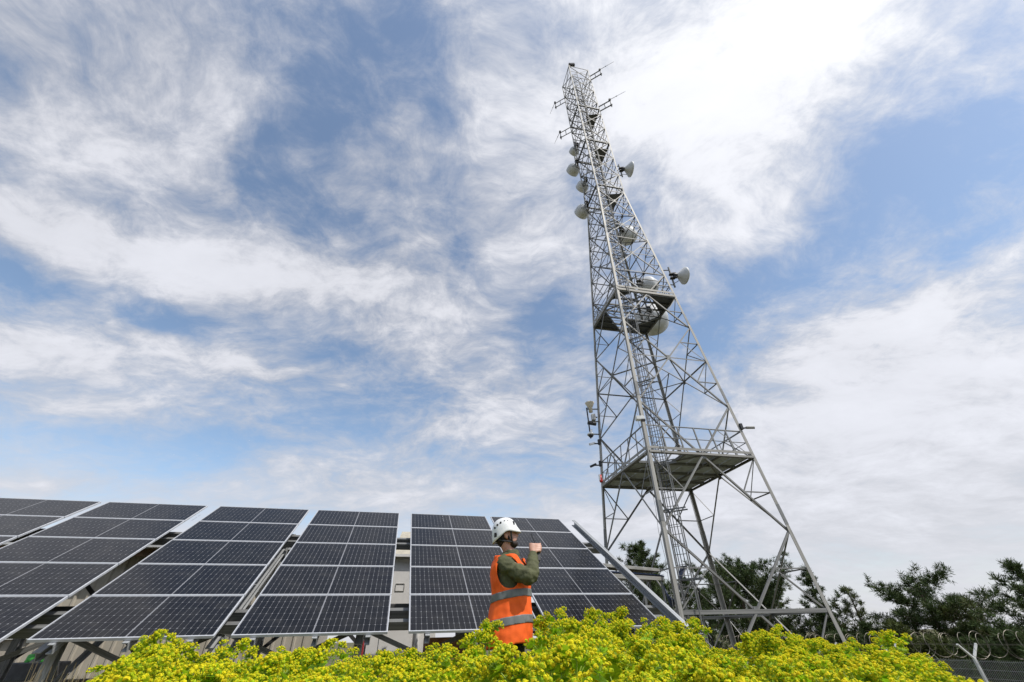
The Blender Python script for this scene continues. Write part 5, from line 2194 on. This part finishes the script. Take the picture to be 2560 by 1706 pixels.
def pine(name, base, height, width, seed, label, shape='cone', dens=1.0, needle=None, lean=(0, 0)):
    """tapered trunk, limbs, side twigs; every twig end carries tufts of needles"""
    rnd = random.Random(seed)
    rt = empty(name, base)
    tag(rt, label, 'pine tree', 'pines beyond the fence')
    wv, wf = [], []
    nv, nf = [], []
    H = height
    tp = []
    for i in range(9):
        t = i / 8
        tp.append(Vector((lean[0] * t + .05 * H * .3 * math.sin(t * 4 + seed), lean[1] * t + .04 * H * .3 * math.sin(t * 3 + seed * 2), H * t - .1)))
    tube_l(wv, wf, tp, [.022 * H * (1 - .88 * i / 8) + .012 for i in range(9)], 8)

    def tp_at(t):
        k = t * 8
        j = min(int(k), 7)
        return tp[j].lerp(tp[j + 1], k - j)

    def tuft(p, d, ln):
        m_ = 8
        for i in range(m_):
            a = rnd.uniform(0, 6.28)
            o = d.orthogonal().normalized()
            o = Matrix.Rotation(a, 3, d) @ o
            nd = (d * rnd.uniform(.25, 1.1) + o * rnd.uniform(.45, 1.0)).normalized()
            q = p + nd * ln * rnd.uniform(.65, 1.15)
            sdw = nd.cross(Vector((rnd.uniform(-1, 1), rnd.uniform(-1, 1), rnd.uniform(-1, 1)))).normalized() * (ln * .075)
            k = len(nv)
            nv.extend([p - sdw * .6, p + sdw * .6, q + sdw * .35, q - sdw * .35])
            nf.append((k, k + 1, k + 2, k + 3))
    nb = int(40 * dens) if shape != 'sparse' else int(30 * dens)
    for i in range(nb):
        t = (i + rnd.random()) / nb
        if shape == 'cone':
            ht = .16 + .83 * t
            prof = max(.04, (1 - ht) ** .75) * (1.0 if ht > .3 else .8)
            el = rnd.uniform(.0, .55) + .5 * ht
        elif shape == 'umbrella':
            ht = .30 + .68 * t
            prof = (1.0 - abs(ht - .55) * 1.25) * rnd.uniform(.65, 1.1)
            el = rnd.uniform(-.1, .5)
        elif shape == 'column':
            ht = .25 + .74 * t
            prof = min(1.0, (1 - ht) * 2.6 + .16) * rnd.uniform(.55, 1.1)
            el = rnd.uniform(.2, .9)
        else:
            ht = .2 + .79 * t
            prof = max(.05, (1 - ht) ** .9) * rnd.uniform(.5, 1.2)
            el = rnd.uniform(.3, .9)
        r = width / 2 * prof * rnd.uniform(.72, 1.18)
        a = i * 2.399 + rnd.uniform(-.5, .5)
        p = tp_at(ht)
        d = Vector((math.cos(a), math.sin(a), el)).normalized()
        ln = max(.16, r / max(.45, math.hypot(d.x, d.y)))
        e = p + d * ln + Vector((0, 0, .08 * ln))
        m_ = p.lerp(e, .5) + Vector((rnd.uniform(-.05, .05), rnd.uniform(-.05, .05), -.06)) * ln
        br = max(.007, .008 * H * (1 - ht) * .9)
        tube_l(wv, wf, [p, m_, e], [br, br * .65, .006], 5)
        ns = max(3, int((4 + ln * 6.5) * dens))
        for j in range(ns):
            f = .28 + .72 * (j + rnd.random()) / ns
            q = (p.lerp(m_, f * 2) if f < .5 else m_.lerp(e, f * 2 - 1))
            sd = Vector((rnd.gauss(0, 1), rnd.gauss(0, 1), rnd.gauss(.45, .55))).normalized()
            tl = rnd.uniform(.10, .42) * min(1, .5 + ln * .3)
            q2 = q + (d * .35 + sd).normalized() * tl
            tube_l(wv, wf, [q, q2], .005, 3)
            for kx in range(4):
                tuft(q.lerp(q2, .35 + .22 * kx) + Vector((rnd.uniform(-.05, .05), rnd.uniform(-.05, .05), rnd.uniform(-.04, .05))), (sd + Vector((0, 0, .5))).normalized(), rnd.uniform(.16, .25))
        for kx in range(3):
            tuft(e - d * .06 * kx, d, .18)
    for kx in range(7):
        tuft(tp_at(1 - .02 * kx), Vector((rnd.uniform(-.4, .4), rnd.uniform(-.4, .4), 1)).normalized(), .17)
    from_py('trunk', wv, wf, M_BARK, rt)
    cr = from_py('crown', nv, nf, needle or M_NEEDLE, rt)
    cr['kind'] = 'stuff'
    return rt


def build_pines():
    specs = [
        # u of trunk, v of top, depth, width, shape, density, label
        (1594, 1360, 27, 3.3, 'column', 1.4, 'slender dark pine beside the near tower leg, above the cable bridge'),
        (1650, 1445, 30, 5.0, 'cone', 1.0, 'low dark pine directly behind the near tower leg'),
        (1712, 1450, 29, 5.0, 'cone', 1.0, 'low pine between the near leg and the ladder foot'),
        (1832, 1413, 31, 6.5, 'column', 1.6, 'broad dense dark pine in the middle of the tower legs'),
        (1892, 1446, 33, 5.0, 'column', 1.2, 'dense dark pine just right of the broad one behind the tower'),
        (2012, 1420, 30, 6.0, 'sparse', 1.3, 'slim pointed pine in the gap left of the right tower leg'),
        (2055, 1520, 29, 4.0, 'cone', 1.0, 'low bushy pine at the foot of the right tower leg'),
        (2112, 1468, 28, 4.4, 'sparse', .8, 'thin see-through young pine right of the right tower leg'),
        (2165, 1560, 27, 3.8, 'cone', .9, 'low dark pine left of the spreading pine'),
        (2292, 1458, 24, 6.4, 'umbrella', 1.25, 'wide spreading pine with a flat layered crown at the right'),
        (2385, 1515, 23, 3.8, 'umbrella', 1.0, 'rounded lower pine right of the spreading one'),
        (2470, 1572, 22, 3.6, 'cone', 1.1, 'low pine above the fence post with the Y arms'),
        (2535, 1405, 19, 6.4, 'sparse', 1.2, 'tall pine cut off by the right edge with reaching branches'),
        (2650, 1450, 19, 4.0, 'cone', 1.2, 'dark pine just outside the right edge of the picture'),
        (1960, 1550, 34, 5.0, 'cone', 1.0, 'low dark pine filling the gap between the middle pines'),
        (1752, 1475, 36, 7.0, 'cone', 1.0, 'dark pine far behind the far tower leg'),
        (2230, 1560, 21, 3.2, 'cone', 1.1, 'low bush-like pine behind the razor coils'),
        (2420, 1605, 19, 3.4, 'cone', 1.1, 'low dark pine right behind the Y post'),
        (2530, 1580, 18, 3.4, 'cone', 1.1, 'low dark pine behind the fence in the right corner'),
        (2330, 1600, 20, 3.2, 'cone', 1.1, 'low dark pine behind the fence below the spreading pine'),
        (2100, 1585, 24, 3.4, 'cone', 1.0, 'low dark pine behind the coils right of the tower foot'),
        (1560, 1470, 34, 4.5, 'cone', 1.0, 'dark pine behind the cable bridge'),
        (1000, 1385, 26, 3.0, 'cone', .9, 'pine top peeping over the white shelter'),
    ]
    for i, (u, v, Y, w, shp, dn, lab) in enumerate(specs):
        top = at(u, v, Y)
        gz = ground_z(top.x, top.y) - .05
        lean = (0, 0)
        if u == 2556:
            lean = (-.5, 0)
        rt = pine('pine_tree', (top.x - lean[0] * .6, top.y, gz), top.z - gz, w, 50 + i * 7, lab, shp, dn, M_NEEDLE2 if i % 3 == 1 else M_NEEDLE, lean)


build_pines()


def build_scrub():
    """low scrub closing the view behind the fence"""
    rnd = random.Random(77)
    nv, nf = [], []
    for i in range(26000):
        a = rnd.random()
        Y = rnd.uniform(20, 46)
        x = 11 + (Y - 20) * .15 + rnd.uniform(-4 - .3 * (Y - 20), 16)
        if x < 10.0 + (30 - Y) * .18 and Y < 32:
            continue
        z = ground_z(x, Y)
        hmax = .35 + 1.0 * max(0, .45 + fbm(x, Y, .33))
        p = Vector((x, Y, z + hmax * rnd.random() ** .7))
        d = Vector((rnd.gauss(0, 1), rnd.gauss(0, 1), rnd.gauss(.5, .7))).normalized()
        q = p + d * rnd.uniform(.15, .32)
        sd = d.cross(Vector((rnd.uniform(-1, 1), rnd.uniform(-1, 1), rnd.uniform(-1, 1)))).normalized() * .03
        k = len(nv)
        nv.extend([p - sd, p + sd, q + sd, q - sd])
        nf.append((k, k + 1, k + 2, k + 3))
    o = from_py('scrub', nv, nf, mat('scrub_leaves', (0.075, 0.10, 0.032), .65, 0, transl=.2, island=.45))
    o['kind'] = 'stuff'
    o['label'] = 'low dark green scrub behind the fence'


build_scrub()
